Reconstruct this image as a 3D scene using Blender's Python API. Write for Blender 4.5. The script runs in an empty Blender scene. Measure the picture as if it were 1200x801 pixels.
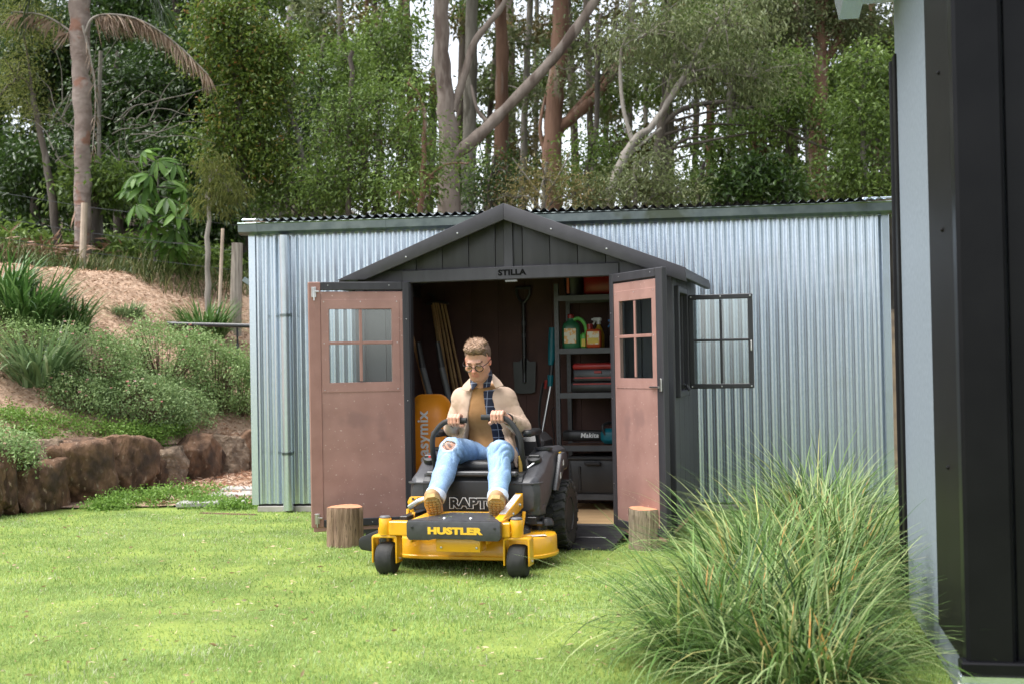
import bpy, bmesh, math, random
import numpy as np
from mathutils import Matrix, Vector
rng = np.random.default_rng(11)
random.seed(5)
R_ = math.radians
# ---------------------------------------------------------------- camera, sky, sun, exposure
CAM_H, FPX = 1.26, 1500.0                      # eye height (m), focal length in photo pixels (1200 wide)
PITCH, ROLL = R_(.95), R_(-1.05)
SC = bpy.context.scene
COL = SC.collection
cam_data = bpy.data.cameras.new('camera'); cam = bpy.data.objects.new('camera', cam_data); COL.objects.link(cam)
cam_data.sensor_width = 36; cam_data.lens = FPX / 1200 * 36
cam_data.clip_start = .05; cam_data.clip_end = 600
CAM_M = Matrix.Translation((0, 0, CAM_H)) @ Matrix.Rotation(math.pi / 2 + PITCH, 4, 'X') @ Matrix.Rotation(ROLL, 4, 'Z')
cam.matrix_world = CAM_M
cam_data.dof.use_dof = True; cam_data.dof.focus_distance = 8.3; cam_data.dof.aperture_fstop = 3.6
SC.camera = cam
SUN_EL, SUN_AZ = R_(66), R_(255)               # azimuth clockwise from +Y: high, from the left
world = bpy.data.worlds.new('World'); SC.world = world; world.use_nodes = True
wn, wl = world.node_tree.nodes, world.node_tree.links
wn.clear()
sky = wn.new('ShaderNodeTexSky'); sky.sky_type = 'NISHITA'; sky.sun_disc = False
sky.sun_elevation = SUN_EL; sky.sun_rotation = SUN_AZ
sky.air_density = 1.0; sky.dust_density = 2.0; sky.ozone_density = 1.0
hsv = wn.new('ShaderNodeHueSaturation'); hsv.inputs['Saturation'].default_value = .28; hsv.inputs['Value'].default_value = 1.0
bg = wn.new('ShaderNodeBackground'); bg.inputs['Strength'].default_value = .10
wo = wn.new('ShaderNodeOutputWorld')
wl.new(sky.outputs[0], hsv.inputs['Color']); wl.new(hsv.outputs[0], bg.inputs['Color']); wl.new(bg.outputs[0], wo.inputs['Surface'])
sd = bpy.data.lights.new('sun', 'SUN'); sun = bpy.data.objects.new('sun', sd); COL.objects.link(sun)
sd.energy = 1.5; sd.angle = R_(45); sd.color = (1, .975, .94)
to_sun = Vector((math.sin(SUN_AZ) * math.cos(SUN_EL), math.cos(SUN_AZ) * math.cos(SUN_EL), math.sin(SUN_EL)))
sun.rotation_euler = to_sun.to_track_quat('Z', 'Y').to_euler()
SC.view_settings.view_transform = 'Standard'; SC.view_settings.look = 'None'
SC.view_settings.exposure = 1.9; SC.view_settings.gamma = 1; SC.view_settings.use_curve_mapping = False
SC.render.engine = 'CYCLES'
SC.cycles.use_denoising = True
SC.cycles.max_bounces = 8; SC.cycles.diffuse_bounces = 4; SC.cycles.transparent_max_bounces = 12
SC.cycles.sample_clamp_indirect = 8

# ---------------------------------------------------------------- layout helpers (photo pixel -> place)
CR = CAM_M.to_3x3()
def ray(px, py): return CR @ Vector(((px - 600) / FPX, (400.5 - py) / FPX, -1))
def at(px, py, Y):
    d = ray(px, py); return Vector((0, 0, CAM_H)) + d * (Y / d.y)
def gnd(px, py, z=0.):
    d = ray(px, py); return Vector((0, 0, CAM_H)) + d * ((z - CAM_H) / d.z)
class Frame:
    def __init__(s, o, deg): s.o = Vector(o); s.a = R_(deg); s.M = Matrix.Rotation(s.a, 3, 'Z')
    def loc(s, px, py, y):                     # pixel on the frame's plane y = const, in frame coordinates
        d = ray(px, py); n = s.M @ Vector((0, 1, 0)); o = s.o + n * y; c = Vector((0, 0, CAM_H))
        return s.M.transposed() @ (c + d * ((o - c).dot(n) / d.dot(n)) - s.o)
    def w(s, p): return s.o + s.M @ Vector(p)

# ---------------------------------------------------------------- object helpers
def tag(o, label=None, cat=None, group=None, kind=None):
    if label: o['label'] = label
    if cat: o['category'] = cat
    if group: o['group'] = group
    if kind: o['kind'] = kind
    return o
def empty(name, label, cat, loc=(0, 0, 0), rz=0, group=None):
    o = bpy.data.objects.new(name, None); COL.objects.link(o)
    o.location = loc; o.rotation_euler = (0, 0, rz); o.empty_display_size = .1
    return tag(o, label, cat, group)
def link(name, me, parent=None, mat=None, loc=None, rot=None):
    if mat is not None and not me.materials: me.materials.append(mat)
    o = bpy.data.objects.new(name, me); COL.objects.link(o); o.parent = parent
    if loc is not None: o.location = loc
    if rot is not None: o.rotation_euler = rot
    return o
def copy_tree(o, parent=None):
    c = o.copy(); COL.objects.link(c); c.parent = parent
    for ch in list(o.children): copy_tree(ch, c)
    return c
def np_mesh(name, V, F, rnd=None, col=None, smooth=True):
    V = np.ascontiguousarray(V, np.float32); F = np.ascontiguousarray(F, np.int32)
    me = bpy.data.meshes.new(name); m, k = F.shape
    me.vertices.add(len(V)); me.vertices.foreach_set('co', V.ravel())
    me.loops.add(m * k); me.loops.foreach_set('vertex_index', F.ravel())
    me.polygons.add(m); me.polygons.foreach_set('loop_start', np.arange(0, m * k, k, dtype=np.int32))
    if smooth: me.polygons.foreach_set('use_smooth', np.ones(m, bool))
    me.update(calc_edges=True)
    if rnd is not None:
        a = me.attributes.new('rnd', 'FLOAT', 'FACE'); a.data.foreach_set('value', np.ascontiguousarray(rnd, np.float32))
    if col is not None:
        a = me.attributes.new('col', 'FLOAT_COLOR', 'POINT')
        a.data.foreach_set('color', np.ascontiguousarray(np.c_[col, np.ones(len(col))], np.float32).ravel())
    return me
def rot_to(d, up=(0, 0, 1)):
    d = Vector(d).normalized(); up = Vector(up)
    if abs(d.dot(up)) > .99: up = Vector((0, 1, 0))
    x = up.cross(d).normalized(); y = d.cross(x)
    return Matrix((x, y, d)).transposed()
class MB:
    """collects shapes into one mesh"""
    def __init__(s): s.v = []; s.f = []
    def add(s, v, f):
        b = len(s.v); s.v += [tuple(p) for p in v]; s.f += [tuple(i + b for i in q) for q in f]; return s
    def box(s, c, size, bev=.004, rot=None):
        h = [x / 2 for x in size]; bev = min(bev, min(h) * .6); c = Vector(c)
        M = rot if rot is not None else Matrix.Identity(3)
        if isinstance(rot, (tuple, list)):
            M = Matrix.Rotation(rot[2], 3, 'Z') @ Matrix.Rotation(rot[1], 3, 'Y') @ Matrix.Rotation(rot[0], 3, 'X')
        V = []; idx = {}
        for sx in (-1, 1):
            for sy in (-1, 1):
                for sz in (-1, 1):
                    for a in range(3):
                        p = [sx * h[0], sy * h[1], sz * h[2]]
                        for b in range(3):
                            if b != a: p[b] -= (sx, sy, sz)[b] * bev
                        idx[(sx, sy, sz, a)] = len(V); V.append(c + M @ Vector(p))
        F = []
        for a in range(3):
            b, d = (a + 1) % 3, (a + 2) % 3
            for sa in (-1, 1):
                q = []
                for sb, sd_ in ((-1, -1), (1, -1), (1, 1), (-1, 1)):
                    k = [0, 0, 0]; k[a] = sa; k[b] = sb; k[d] = sd_; q.append(idx[(*k, a)])
                F.append(q if sa > 0 else q[::-1])
            for sb in (-1, 1):
                for sd_ in (-1, 1):
                    def I(sa, ax):
                        k = [0, 0, 0]; k[a] = sa; k[b] = sb; k[d] = sd_; return idx[(*k, ax)]
                    q = [I(-1, b), I(1, b), I(1, d), I(-1, d)]
                    F.append(q if sb * sd_ < 0 else q[::-1])
        for sx in (-1, 1):
            for sy in (-1, 1):
                for sz in (-1, 1):
                    q = [idx[(sx, sy, sz, a)] for a in range(3)]
                    F.append(q if sx * sy * sz > 0 else q[::-1])
        return s.add(V, F)
    def tube(s, pts, r, n=10, cap=True, flat=1.0):
        pts = [Vector(p) for p in pts]; m = len(pts)
        rr = r if isinstance(r, (list, tuple, np.ndarray)) else [r] * m
        V = []; F = []; prev = None
        for i, p in enumerate(pts):
            d = (pts[min(i + 1, m - 1)] - pts[max(i - 1, 0)]).normalized()
            if prev is None:
                x = d.orthogonal().normalized()
            else:
                x = (prev - d * prev.dot(d)).normalized()
            prev = x; y = d.cross(x)
            for k in range(n):
                a = 2 * math.pi * k / n
                V.append(p + (x * math.cos(a) + y * math.sin(a) * flat) * rr[i])
        for i in range(m - 1):
            for k in range(n):
                k2 = (k + 1) % n
                F.append((i * n + k, i * n + k2, (i + 1) * n + k2, (i + 1) * n + k))
        if cap:
            F.append(tuple(range(n - 1, -1, -1))); F.append(tuple((m - 1) * n + k for k in range(n)))
        return s.add(V, F)
    def lathe(s, prof, c=(0, 0, 0), axis=(0, 0, 1), n=24):
        """prof: (radius, height along axis)"""
        M = rot_to(axis); c = Vector(c); V = []; F = []
        for r, h in prof:
            for k in range(n):
                a = 2 * math.pi * k / n; V.append(c + M @ Vector((r * math.cos(a), r * math.sin(a), h)))
        for i in range(len(prof) - 1):
            for k in range(n):
                k2 = (k + 1) % n; F.append((i * n + k, i * n + k2, (i + 1) * n + k2, (i + 1) * n + k))
        if prof[0][0] > 1e-5: F.append(tuple(range(n - 1, -1, -1)))
        if prof[-1][0] > 1e-5: F.append(tuple((len(prof) - 1) * n + k for k in range(n)))
        return s.add(V, F)
    def prism(s, poly, a0, a1, axis='x', M=None, o=(0, 0, 0)):
        """poly in the two other axes (order y,z / x,z / x,y), extruded from a0 to a1"""
        V = []; n = len(poly)
        for a in (a0, a1):
            for p, q in poly:
                v = {'x': (a, p, q), 'y': (p, a, q), 'z': (p, q, a)}[axis]
                v = Vector(v)
                if M is not None: v = M @ v
                V.append(v + Vector(o))
        F = [tuple(range(n)), tuple(range(2 * n - 1, n - 1, -1))]
        F += [(i, n + i, n + (i + 1) % n, (i + 1) % n) for i in range(n)]
        return s.add(V, F)
    def build(s, name, mat, parent=None, smooth=35, bevel=0, loc=None, rot=None):
        me = bpy.data.meshes.new(name); me.from_pydata(s.v, [], s.f)
        bm = bmesh.new(); bm.from_mesh(me); bmesh.ops.recalc_face_normals(bm, faces=bm.faces)
        if bevel:
            es = [e for e in bm.edges if len(e.link_faces) == 2 and e.calc_face_angle(0) > R_(25)]
            bmesh.ops.bevel(bm, geom=es, offset=bevel, segments=2, profile=.5, affect='EDGES', clamp_overlap=True)
        bm.to_mesh(me); bm.free()
        if smooth:
            me.polygons.foreach_set('use_smooth', np.ones(len(me.polygons), bool)); me.set_sharp_from_angle(angle=R_(smooth))
        return link(name, me, parent, mat, loc, rot)
def bx(name, c, size, mat, parent, bev=.004, rot=None): return MB().box(c, size, bev, rot).build(name, mat, parent)
def text(name, s, size, mat, parent, M, sx=1., bold=0., depth=.0015, outline=0, align='CENTER', shear=0.):
    """flat lettering lying in M's x/y plane"""
    cu = bpy.data.curves.new('lettering', 'FONT'); cu.body = s; cu.size = size; cu.align_x = align; cu.align_y = 'CENTER'
    cu.extrude = depth; cu.offset = bold; cu.shear = shear; cu.resolution_u = 4; cu.space_character = 1.05
    if outline: cu.fill_mode = 'NONE'; cu.bevel_depth = outline; cu.extrude = 0
    t = bpy.data.objects.new('lettering', cu); COL.objects.link(t)
    dg = bpy.context.evaluated_depsgraph_get()
    me = bpy.data.meshes.new_from_object(t.evaluated_get(dg)); bpy.data.objects.remove(t)
    me.transform(Matrix.Diagonal((sx, 1, 1, 1))); me.transform(M)
    me.materials.clear()
    return link(name, me, parent, mat)

# ---------------------------------------------------------------- materials
MATS = {}
def srgb(r, g, b):
    f = lambda c: (c / 255 / 12.92) if c / 255 <= .04045 else ((c / 255 + .055) / 1.055) ** 2.4
    return (f(r), f(g), f(b))
def mat(name, col, rough=.6, metal=0., col2=None, scale=6., stretch=(1, 1, 1), bump=0., bscale=80., detail=5., spec=.5,
        ramp=(.35, .65), speck=None, speck_scale=90., speck_t=.72, coat=0., alpha=1., bdist=.004, grime=None, gscale=2.):
    m = bpy.data.materials.new(name); m.use_nodes = True; nt = m.node_tree; N, L = nt.nodes, nt.links
    b = N['Principled BSDF']
    tc = N.new('ShaderNodeTexCoord'); mp = N.new('ShaderNodeMapping'); mp.inputs['Scale'].default_value = stretch
    L.new(tc.outputs['Object'], mp.inputs['Vector'])
    nz = N.new('ShaderNodeTexNoise'); nz.inputs['Scale'].default_value = scale; nz.inputs['Detail'].default_value = detail
    L.new(mp.outputs[0], nz.inputs['Vector'])
    cr = N.new('ShaderNodeValToRGB'); cr.color_ramp.elements[0].position, cr.color_ramp.elements[1].position = ramp
    c2 = col2 if col2 else tuple(min(1, c * 1.22) for c in col); c1 = col if col2 else tuple(c * .82 for c in col)
    cr.color_ramp.elements[0].color = (*c1, 1); cr.color_ramp.elements[1].color = (*c2, 1)
    L.new(nz.outputs['Fac'], cr.inputs['Fac']); out = cr.outputs['Color']
    def mixin(out, c, sc, t, st=None):
        n2 = N.new('ShaderNodeTexNoise'); n2.inputs['Scale'].default_value = sc; n2.inputs['Detail'].default_value = 3
        L.new((mp if st is None else tc).outputs[0 if st is None else 'Object'], n2.inputs['Vector'])
        r2 = N.new('ShaderNodeValToRGB'); r2.color_ramp.elements[0].position = t; r2.color_ramp.elements[1].position = t + .08
        L.new(n2.outputs['Fac'], r2.inputs['Fac'])
        mx = N.new('ShaderNodeMix'); mx.data_type = 'RGBA'; L.new(r2.outputs['Color'], mx.inputs['Factor'])
        L.new(out, mx.inputs['A']); mx.inputs['B'].default_value = (*c, 1); return mx.outputs['Result']
    if speck: out = mixin(out, speck, speck_scale, speck_t)
    if grime: out = mixin(out, grime, gscale, .58, 1)
    L.new(out, b.inputs['Base Color'])
    b.inputs['Roughness'].default_value = rough; b.inputs['Metallic'].default_value = metal
    b.inputs['Specular IOR Level'].default_value = spec; b.inputs['Coat Weight'].default_value = coat; b.inputs['Coat Roughness'].default_value = .1
    if alpha < 1: b.inputs['Alpha'].default_value = alpha
    if bump:
        n3 = N.new('ShaderNodeTexNoise'); n3.inputs['Scale'].default_value = bscale; n3.inputs['Detail'].default_value = 6
        L.new(mp.outputs[0], n3.inputs['Vector'])
        bp = N.new('ShaderNodeBump'); bp.inputs['Strength'].default_value = bump; bp.inputs['Distance'].default_value = bdist
        L.new(n3.outputs['Fac'], bp.inputs['Height']); L.new(bp.outputs[0], b.inputs['Normal'])
    MATS[name] = m; return m
def leafmat(name, cols, trans=.35, rough=.5, spec=.35):
    """cols: dark .. light, spread over the per-leaf random value"""
    m = bpy.data.materials.new(name); m.use_nodes = True; nt = m.node_tree; N, L = nt.nodes, nt.links
    b = N['Principled BSDF']; at_ = N.new('ShaderNodeAttribute'); at_.attribute_name = 'rnd'
    cr = N.new('ShaderNodeValToRGB'); e = cr.color_ramp.elements
    while len(e) < len(cols): e.new(.5)
    for i, c in enumerate(cols): e[i].position = i / (len(cols) - 1); e[i].color = (*c, 1)
    L.new(at_.outputs['Fac'], cr.inputs['Fac'])
    oi = N.new('ShaderNodeObjectInfo'); hs = N.new('ShaderNodeHueSaturation')
    mr = N.new('ShaderNodeMapRange'); mr.inputs['To Min'].default_value = .82; mr.inputs['To Max'].default_value = 1.18
    L.new(oi.outputs['Random'], mr.inputs['Value']); L.new(mr.outputs[0], hs.inputs['Value']); L.new(cr.outputs['Color'], hs.inputs['Color'])
    L.new(hs.outputs[0], b.inputs['Base Color']); b.inputs['Roughness'].default_value = rough; b.inputs['Specular IOR Level'].default_value = spec
    tr = N.new('ShaderNodeBsdfTranslucent'); L.new(hs.outputs[0], tr.inputs['Color'])
    mx = N.new('ShaderNodeMixShader'); mx.inputs[0].default_value = trans
    L.new(b.outputs[0], mx.inputs[1]); L.new(tr.outputs[0], mx.inputs[2]); L.new(mx.outputs[0], N['Material Output'].inputs['Surface'])
    MATS[name] = m; return m
def colmat(name, rough=.55, spec=.4, sss=0., noise=.12, nscale=60., bump=.0, bscale=300, stretch=(1, 1, 1), bdist=.002, sheen=0.):
    """colour from the mesh's own 'col' attribute with a little grain"""
    m = bpy.data.materials.new(name); m.use_nodes = True; nt = m.node_tree; N, L = nt.nodes, nt.links
    b = N['Principled BSDF']; a = N.new('ShaderNodeAttribute'); a.attribute_name = 'col'
    tc = N.new('ShaderNodeTexCoord'); mp = N.new('ShaderNodeMapping'); mp.inputs['Scale'].default_value = stretch; L.new(tc.outputs['Object'], mp.inputs['Vector'])
    nz = N.new('ShaderNodeTexNoise'); nz.inputs['Scale'].default_value = nscale; nz.inputs['Detail'].default_value = 4; L.new(mp.outputs[0], nz.inputs['Vector'])
    hs = N.new('ShaderNodeHueSaturation'); mr = N.new('ShaderNodeMapRange'); mr.inputs['From Min'].default_value = .3; mr.inputs['From Max'].default_value = .7
    mr.inputs['To Min'].default_value = 1 - noise; mr.inputs['To Max'].default_value = 1 + noise
    L.new(nz.outputs['Fac'], mr.inputs['Value']); L.new(mr.outputs[0], hs.inputs['Value']); L.new(a.outputs['Color'], hs.inputs['Color']); L.new(hs.outputs[0], b.inputs['Base Color'])
    b.inputs['Roughness'].default_value = rough; b.inputs['Specular IOR Level'].default_value = spec
    if sheen: b.inputs['Sheen Weight'].default_value = sheen
    if sss: b.inputs['Subsurface Weight'].default_value = sss; b.inputs['Subsurface Radius'].default_value = (1, .35, .2); b.inputs['Subsurface Scale'].default_value = .008
    if bump:
        n3 = N.new('ShaderNodeTexNoise'); n3.inputs['Scale'].default_value = bscale; L.new(mp.outputs[0], n3.inputs['Vector'])
        bp = N.new('ShaderNodeBump'); bp.inputs['Strength'].default_value = bump; bp.inputs['Distance'].default_value = bdist
        L.new(n3.outputs['Fac'], bp.inputs['Height']); L.new(bp.outputs[0], b.inputs['Normal'])
    MATS[name] = m; return m
def glassmat(name, tint=(.9, .95, .95), mixv=.86, rough=.05):
    m = bpy.data.materials.new(name); m.use_nodes = True; nt = m.node_tree; N, L = nt.nodes, nt.links
    N.remove(N['Principled BSDF']); t = N.new('ShaderNodeBsdfTransparent'); t.inputs['Color'].default_value = (*tint, 1)
    g = N.new('ShaderNodeBsdfGlossy'); g.inputs['Roughness'].default_value = rough
    mx = N.new('ShaderNodeMixShader'); mx.inputs[0].default_value = 1 - mixv
    L.new(t.outputs[0], mx.inputs[1]); L.new(g.outputs[0], mx.inputs[2]); L.new(mx.outputs[0], N['Material Output'].inputs['Surface'])
    MATS[name] = m; return m
ZINC = mat('zinc', (.54, .61, .69), .26, .78, col2=(.62, .69, .77), scale=60, bump=.0, speck=(.50, .56, .62), speck_scale=130, speck_t=.62, grime=(.52, .57, .62), gscale=1.3)
ZINC_D = mat('zinc_gutter', (.13, .16, .165), .3, .85, col2=(.20, .235, .235), scale=9, grime=(.11, .13, .10), gscale=3)
RESIN = mat('dark_resin', (.030, .029, .034), .5, 0, col2=(.041, .040, .046), scale=14, stretch=(1, 1, .08), bump=.25, bscale=120, spec=.45)
RESIN_R = mat('roof_resin', (.034, .032, .038), .5, 0, col2=(.043, .041, .048), scale=12, bump=.15, bscale=150)
COMPO = mat('brown_composite', (.28, .152, .128), .6, 0, col2=(.345, .195, .166), scale=5, bump=.12, bscale=90, speck=(.56, .43, .39), speck_scale=60, speck_t=.675, grime=(.25, .14, .122), gscale=3)
COMPO_B = mat('brown_frame', (.27, .14, .116), .55, 0, col2=(.33, .178, .15), scale=7, bump=.1)
INNER_SHADED = mat('shaded_inner_composite', (.055, .028, .024), .85, 0, col2=(.072, .037, .031), scale=5, speck=(.2, .13, .11), speck_scale=80)  # brown composite darkened: the shed's interior shade is put into the colour
PLY = mat('plywood', (.42, .27, .14), .55, 0, col2=(.55, .37, .20), scale=3, stretch=(1, 14, 1), bump=.1)
STEEL = mat('bright_steel', (.55, .55, .55), .3, 1.)
BLACKP = mat('black_plastic', (.018, .018, .019), .45, 0, bump=.1, bscale=200)
BLACKM = mat('black_metal', (.02, .02, .022), .38, 0, col2=(.026, .026, .029))
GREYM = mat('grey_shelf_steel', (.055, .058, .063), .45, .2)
RUBBER = mat('rubber', (.016, .016, .016), .75, 0, col2=(.03, .029, .027), scale=20, bump=.3, bscale=120)
YELLOW = mat('yellow_paint', (.75, .36, .012), .32, 0, col2=(.82, .42, .016), scale=4, coat=.35, grime=(.62, .30, .02), gscale=6)
YTEXT = mat('yellow_lettering', (.85, .5, .03), .5)
PODGREY = mat('grey_body_plastic', (.042, .042, .046), .42, 0, col2=(.056, .056, .061), scale=30, bump=.2, bscale=400, bdist=.001)
WHITE = mat('white_paint', (.75, .75, .74), .5)
GLASS = glassmat('window_glass')
SOIL = mat('forest_soil', (.05, .035, .02), .95, 0, col2=(.10, .075, .04), scale=3, bump=.6, bscale=14, bdist=.03)
# ---------------------------------------------------------------- ground
WA, WB = np.array([-4.56, 11.1]), np.array([-3.0, 13.6])     # foot of the boulder wall
WD = (WB - WA) / np.linalg.norm(WB - WA); WN = np.array([-WD[1], WD[0]])
def vnoise(x, y, s=1.):                                        # cheap smooth noise
    return (np.sin(x * 1.7 * s + 1.3 * np.sin(y * 1.1 * s)) + np.sin(y * 2.3 * s + 1.7 * np.sin(x * .9 * s + 2)) + np.sin((x + y) * 3.1 * s + 1) * .5) / 2.5
def ground_z(x, y):
    x = np.asarray(x, float); y = np.asarray(y, float)
    s = (x - WA[0]) * WN[0] + (y - WA[1]) * WN[1]
    bank = np.where(s > .2, .46 + .70 * np.clip(s - .3, 0, 2.9) + .12 * np.clip(s - 3.2, 0, 30), 0)
    t = np.clip((y - 14.5) / 5, 0, 1); wood = 2.0 * t * t * (3 - 2 * t) + .04 * np.clip(y - 19.5, 0, 100) + np.clip((-x - .5) / 6, 0, 1) * .20 * np.clip(y - 19, 0, 22)
    rise = np.where(x < -1.4, .06 * np.clip(y - 11.8, 0, 3), 0)
    return np.maximum(np.maximum(bank, wood), rise)
gx = np.unique(np.r_[np.linspace(-300, -30, 12), np.linspace(-30, -9, 22), np.linspace(-9, 6, 76), np.linspace(6, 30, 20), np.linspace(30, 300, 12)])
gy = np.unique(np.r_[np.linspace(-60, -4, 8), np.linspace(-4, 9, 14), np.linspace(9, 24, 90), np.linspace(24, 60, 20), np.linspace(60, 400, 12)])
def grid_mesh(name, gx, gy, zf):
    X, Y = np.meshgrid(gx, gy); Z = zf(X, Y); n = len(gx)
    i = np.arange(len(gy) - 1)[:, None] * n + np.arange(n - 1)[None]
    F = np.stack([i, i + 1, i + n + 1, i + n], -1).reshape(-1, 4)
    return np_mesh(name, np.stack([X, Y, Z], -1).reshape(-1, 3), F)
ground = link('ground', grid_mesh('ground', gx, gy, lambda x, y: ground_z(x, y) - .06 + .03 * vnoise(x, y, 2)), None, SOIL)
tag(ground, kind='structure')
LAWN_M = mat('lawn_turf', (.10, .15, .022), .9, 0, col2=(.21, .27, .045), scale=2.2, bump=.5, bscale=60, bdist=.02, speck=(.30, .25, .10), speck_scale=26, speck_t=.66)
lawn = link('lawn', grid_mesh('lawn', np.linspace(-12, 8, 61), np.linspace(-3, 12.6, 48), lambda x, y: .012 * vnoise(x, y, 1.4) * np.clip((9 - y), 0, 1)), None, LAWN_M)
tag(lawn, kind='structure')
MULCH = mat('mulch', (.30, .19, .12), .95, 0, col2=(.50, .35, .25), scale=16, bump=.8, bscale=60, bdist=.02, speck=(.20, .12, .07), speck_scale=40, speck_t=.6)
# bank of mulch behind the boulders: a sheet in (along, out) coordinates
ts, ss = np.linspace(-6, 7, 90), np.linspace(.30, 3.5, 44)
T, S = np.meshgrid(ts, ss); BX = WA[0] + WD[0] * T + WN[0] * S; BY = WA[1] + WD[1] * T + WN[1] * S
BZ = ground_z(BX, BY) + .015 + .03 * vnoise(BX, BY, 3)
i = np.arange(len(ss) - 1)[:, None] * len(ts) + np.arange(len(ts) - 1)[None]
bank = link('mulch_bank', np_mesh('mulch_bank', np.stack([BX, BY, BZ], -1).reshape(-1, 3), np.stack([i, i + 1, i + len(ts) + 1, i + len(ts)], -1).reshape(-1, 4)), None, MULCH)
tag(bank, kind='structure')
# bark bed between the lawn edging and the boulder wall
bed = link('bark_bed', grid_mesh('bark_bed', np.linspace(-4.6, -1.2, 30), np.linspace(11.75, 17, 40), lambda x, y: .022 + .06 * np.clip(y - 11.8, 0, 3) + .012 * vnoise(x, y, 6) - .2 * np.clip((x - WA[0]) * WN[0] + (y - WA[1]) * WN[1] - .1, 0, 1)), None, MULCH)
tag(bed, kind='structure')

# ---------------------------------------------------------------- galvanised building behind
BO = Frame((-2.30, 11.27, 0), -7.9)
bld = empty('corrugated_building', 'long low galvanised building with corrugated walls behind the dark shed', 'building', BO.o, BO.a)
BL, PITCHC = 5.46, .0762
def corrugated(n, length, amp=.0135, per=8, ph=0):
    m = n * per + 1; u = np.arange(m) / per * PITCHC; w = np.sin(u / PITCHC * 2 * math.pi + ph) * amp
    V = np.concatenate([np.stack([u, w, np.zeros(m)], 1), np.stack([u, w, np.full(m, length)], 1)])
    i = np.arange(m - 1); F = np.stack([i, i + 1, i + 1 + m, i + m], 1); return V, F
V, F = corrugated(10, 2.36); sheet = np_mesh('corrugated_sheet', V, F); sheet.materials.append(ZINC)
V, F = corrugated(2, 2.36); sheet2 = np_mesh('corrugated_sheet', V, F); sheet2.materials.append(ZINC)
for k in range(7): link('corrugated_sheet', sheet, bld, loc=(.02 + k * .762, .002 * (k % 2), .07))
link('corrugated_sheet', sheet2, bld, loc=(.02 + 7 * .762 - .04, .003, .07))
V, F = corrugated(38, 2.36); V = V[:, [1, 0, 2]]; side = np_mesh('corrugated_sheet', V, F[:, ::-1]); side.materials.append(ZINC)
link('corrugated_sheet', side, bld, loc=(.012, .02, .07)); link('corrugated_sheet', side, bld, loc=(BL - .012, .02, .07))
m = MB().prism([(0, .03), (0, 2.43), (2.9, 2.6), (2.9, .03)], .04, BL - .04); m.build('core_wall', mat('dark_core', (.03, .03, .03), .9), bld, loc=(0, .03, 0))
bx('corner_trim', (.026, -.008, 1.25), (.062, .012, 2.38), ZINC, bld, .003); bx('corner_trim', (BL - .02, -.008, 1.25), (.06, .012, 2.38), ZINC, bld, .003)
bx('slab', (BL / 2, 1.4, .025), (BL - .1, 2.86, .05), mat('concrete', (.32, .30, .27), .9, bump=.4), bld)
# gutter with rolled lip, brackets, downpipe
g = MB(); prof = [(-.012, .0), (-.012, -.08), (-.03, -.092), (-.08, -.092), (-.118, -.07), (-.122, -.005), (-.13, .004), (-.126, .010), (-.114, .004), (-.110, -.066), (-.078, -.083), (-.034, -.083), (-.02, -.072), (-.018, .0)]
g.prism([(y, z + 2.515) for y, z in prof], -.06, BL + .03); g.build('gutter', ZINC_D, bld)
for k, x in enumerate((.1, 1.25, 2.45, 3.5, 4.55, 5.3)):
    MB().prism([(y * 1.03 - .001, z * 1.03 + 2.515) for y, z in prof], x - .012, x + .012).build('gutter_bracket', ZINC_D, bld)
dp = MB().tube([(.34, -.075, 2.41), (.34, -.07, 2.3), (.34, -.06, 2.1), (.34, -.06, .02)], .045, 16); dp.build('downpipe', ZINC, bld)
for z in (.5, 1.7): MB().tube([(.34, -.06, z), (.34, -.06, z + .025)], .049, 16).build('pipe_clip', ZINC_D, bld)
# roof sheets, their wavy ends show over the gutter
V, F = corrugated(10, 3.2, .0135); V = np.stack([V[:, 0], V[:, 2] - .14, V[:, 1] + 2.545 + V[:, 2] * .055], 1); rs = np_mesh('roof_sheet', V, F[:, ::-1]); rs.materials.append(ZINC)
for k in range(7): link('roof_sheet', rs, bld, loc=(.1 + k * .762, 0, .002 * (k % 2)))
bx('ridge_cap', (.05, 1.35, 2.63), (.15, 2.95, .018), ZINC, bld, rot=(.055, 0, 0)); bx('ridge_cap', (BL - .06, 1.35, 2.63), (.3, 2.95, .018), ZINC, bld, rot=(.055, 0, 0))
bx('corner_bracket', (-.03, .03, 2.02), (.09, .03, .045), ZINC_D, bld, rot=(0, .6, 0))

# ---------------------------------------------------------------- near building at the right edge
NB = Frame((1.565, 4.42, 0), -11.2)               # near corner; y runs away along its galvanised side wall
nb = empty('metal_clad_building', 'near galvanised building with black door trim at right edge of photo', 'building', NB.o, NB.a)
NL = 2.1
bx('side_wall', (.1, NL / 2 + .02, 1.6), (.2, NL, 3.2), mat('flat_zinc', (.26, .30, .36), .5, .35, col2=(.32, .365, .425), scale=40, bump=.08), nb, .006)
bx('end_wall', (1.4, .1, 1.6), (2.4, .16, 3.2), ZINC, nb)
bx('footing', (1.35, .05, .04), (2.75, .32, .10), mat('pale_concrete', (.5, .5, .48), .9, bump=.5), nb)
DKB = mat('black_aluminium', (.006, .006, .0075), .3, 0, col2=(.008, .008, .0095), spec=.12); DKG = mat('bronze_black_aluminium', (.0075, .0068, .007), .45, 0, spec=.15)
bx('corner_cladding', (-.012, .36, 1.79), (.03, .66, 3.2), DKG, nb, .006)
bx('corner_post', (.05, -.02, 1.79), (.16, .1, 3.2), DKB, nb, .012)
bx('door_panel', (.75, -.012, 1.79), (1.22, .05, 3.2), DKB, nb)
for x in (.34, .66, .98): bx('panel_rib', (x, -.04, 1.79), (.03, .02, 3.2), DKB, nb, .006)
bx('door_sill', (.6, -.045, .20), (1.3, .09, .045), DKB, nb, .006)
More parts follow.
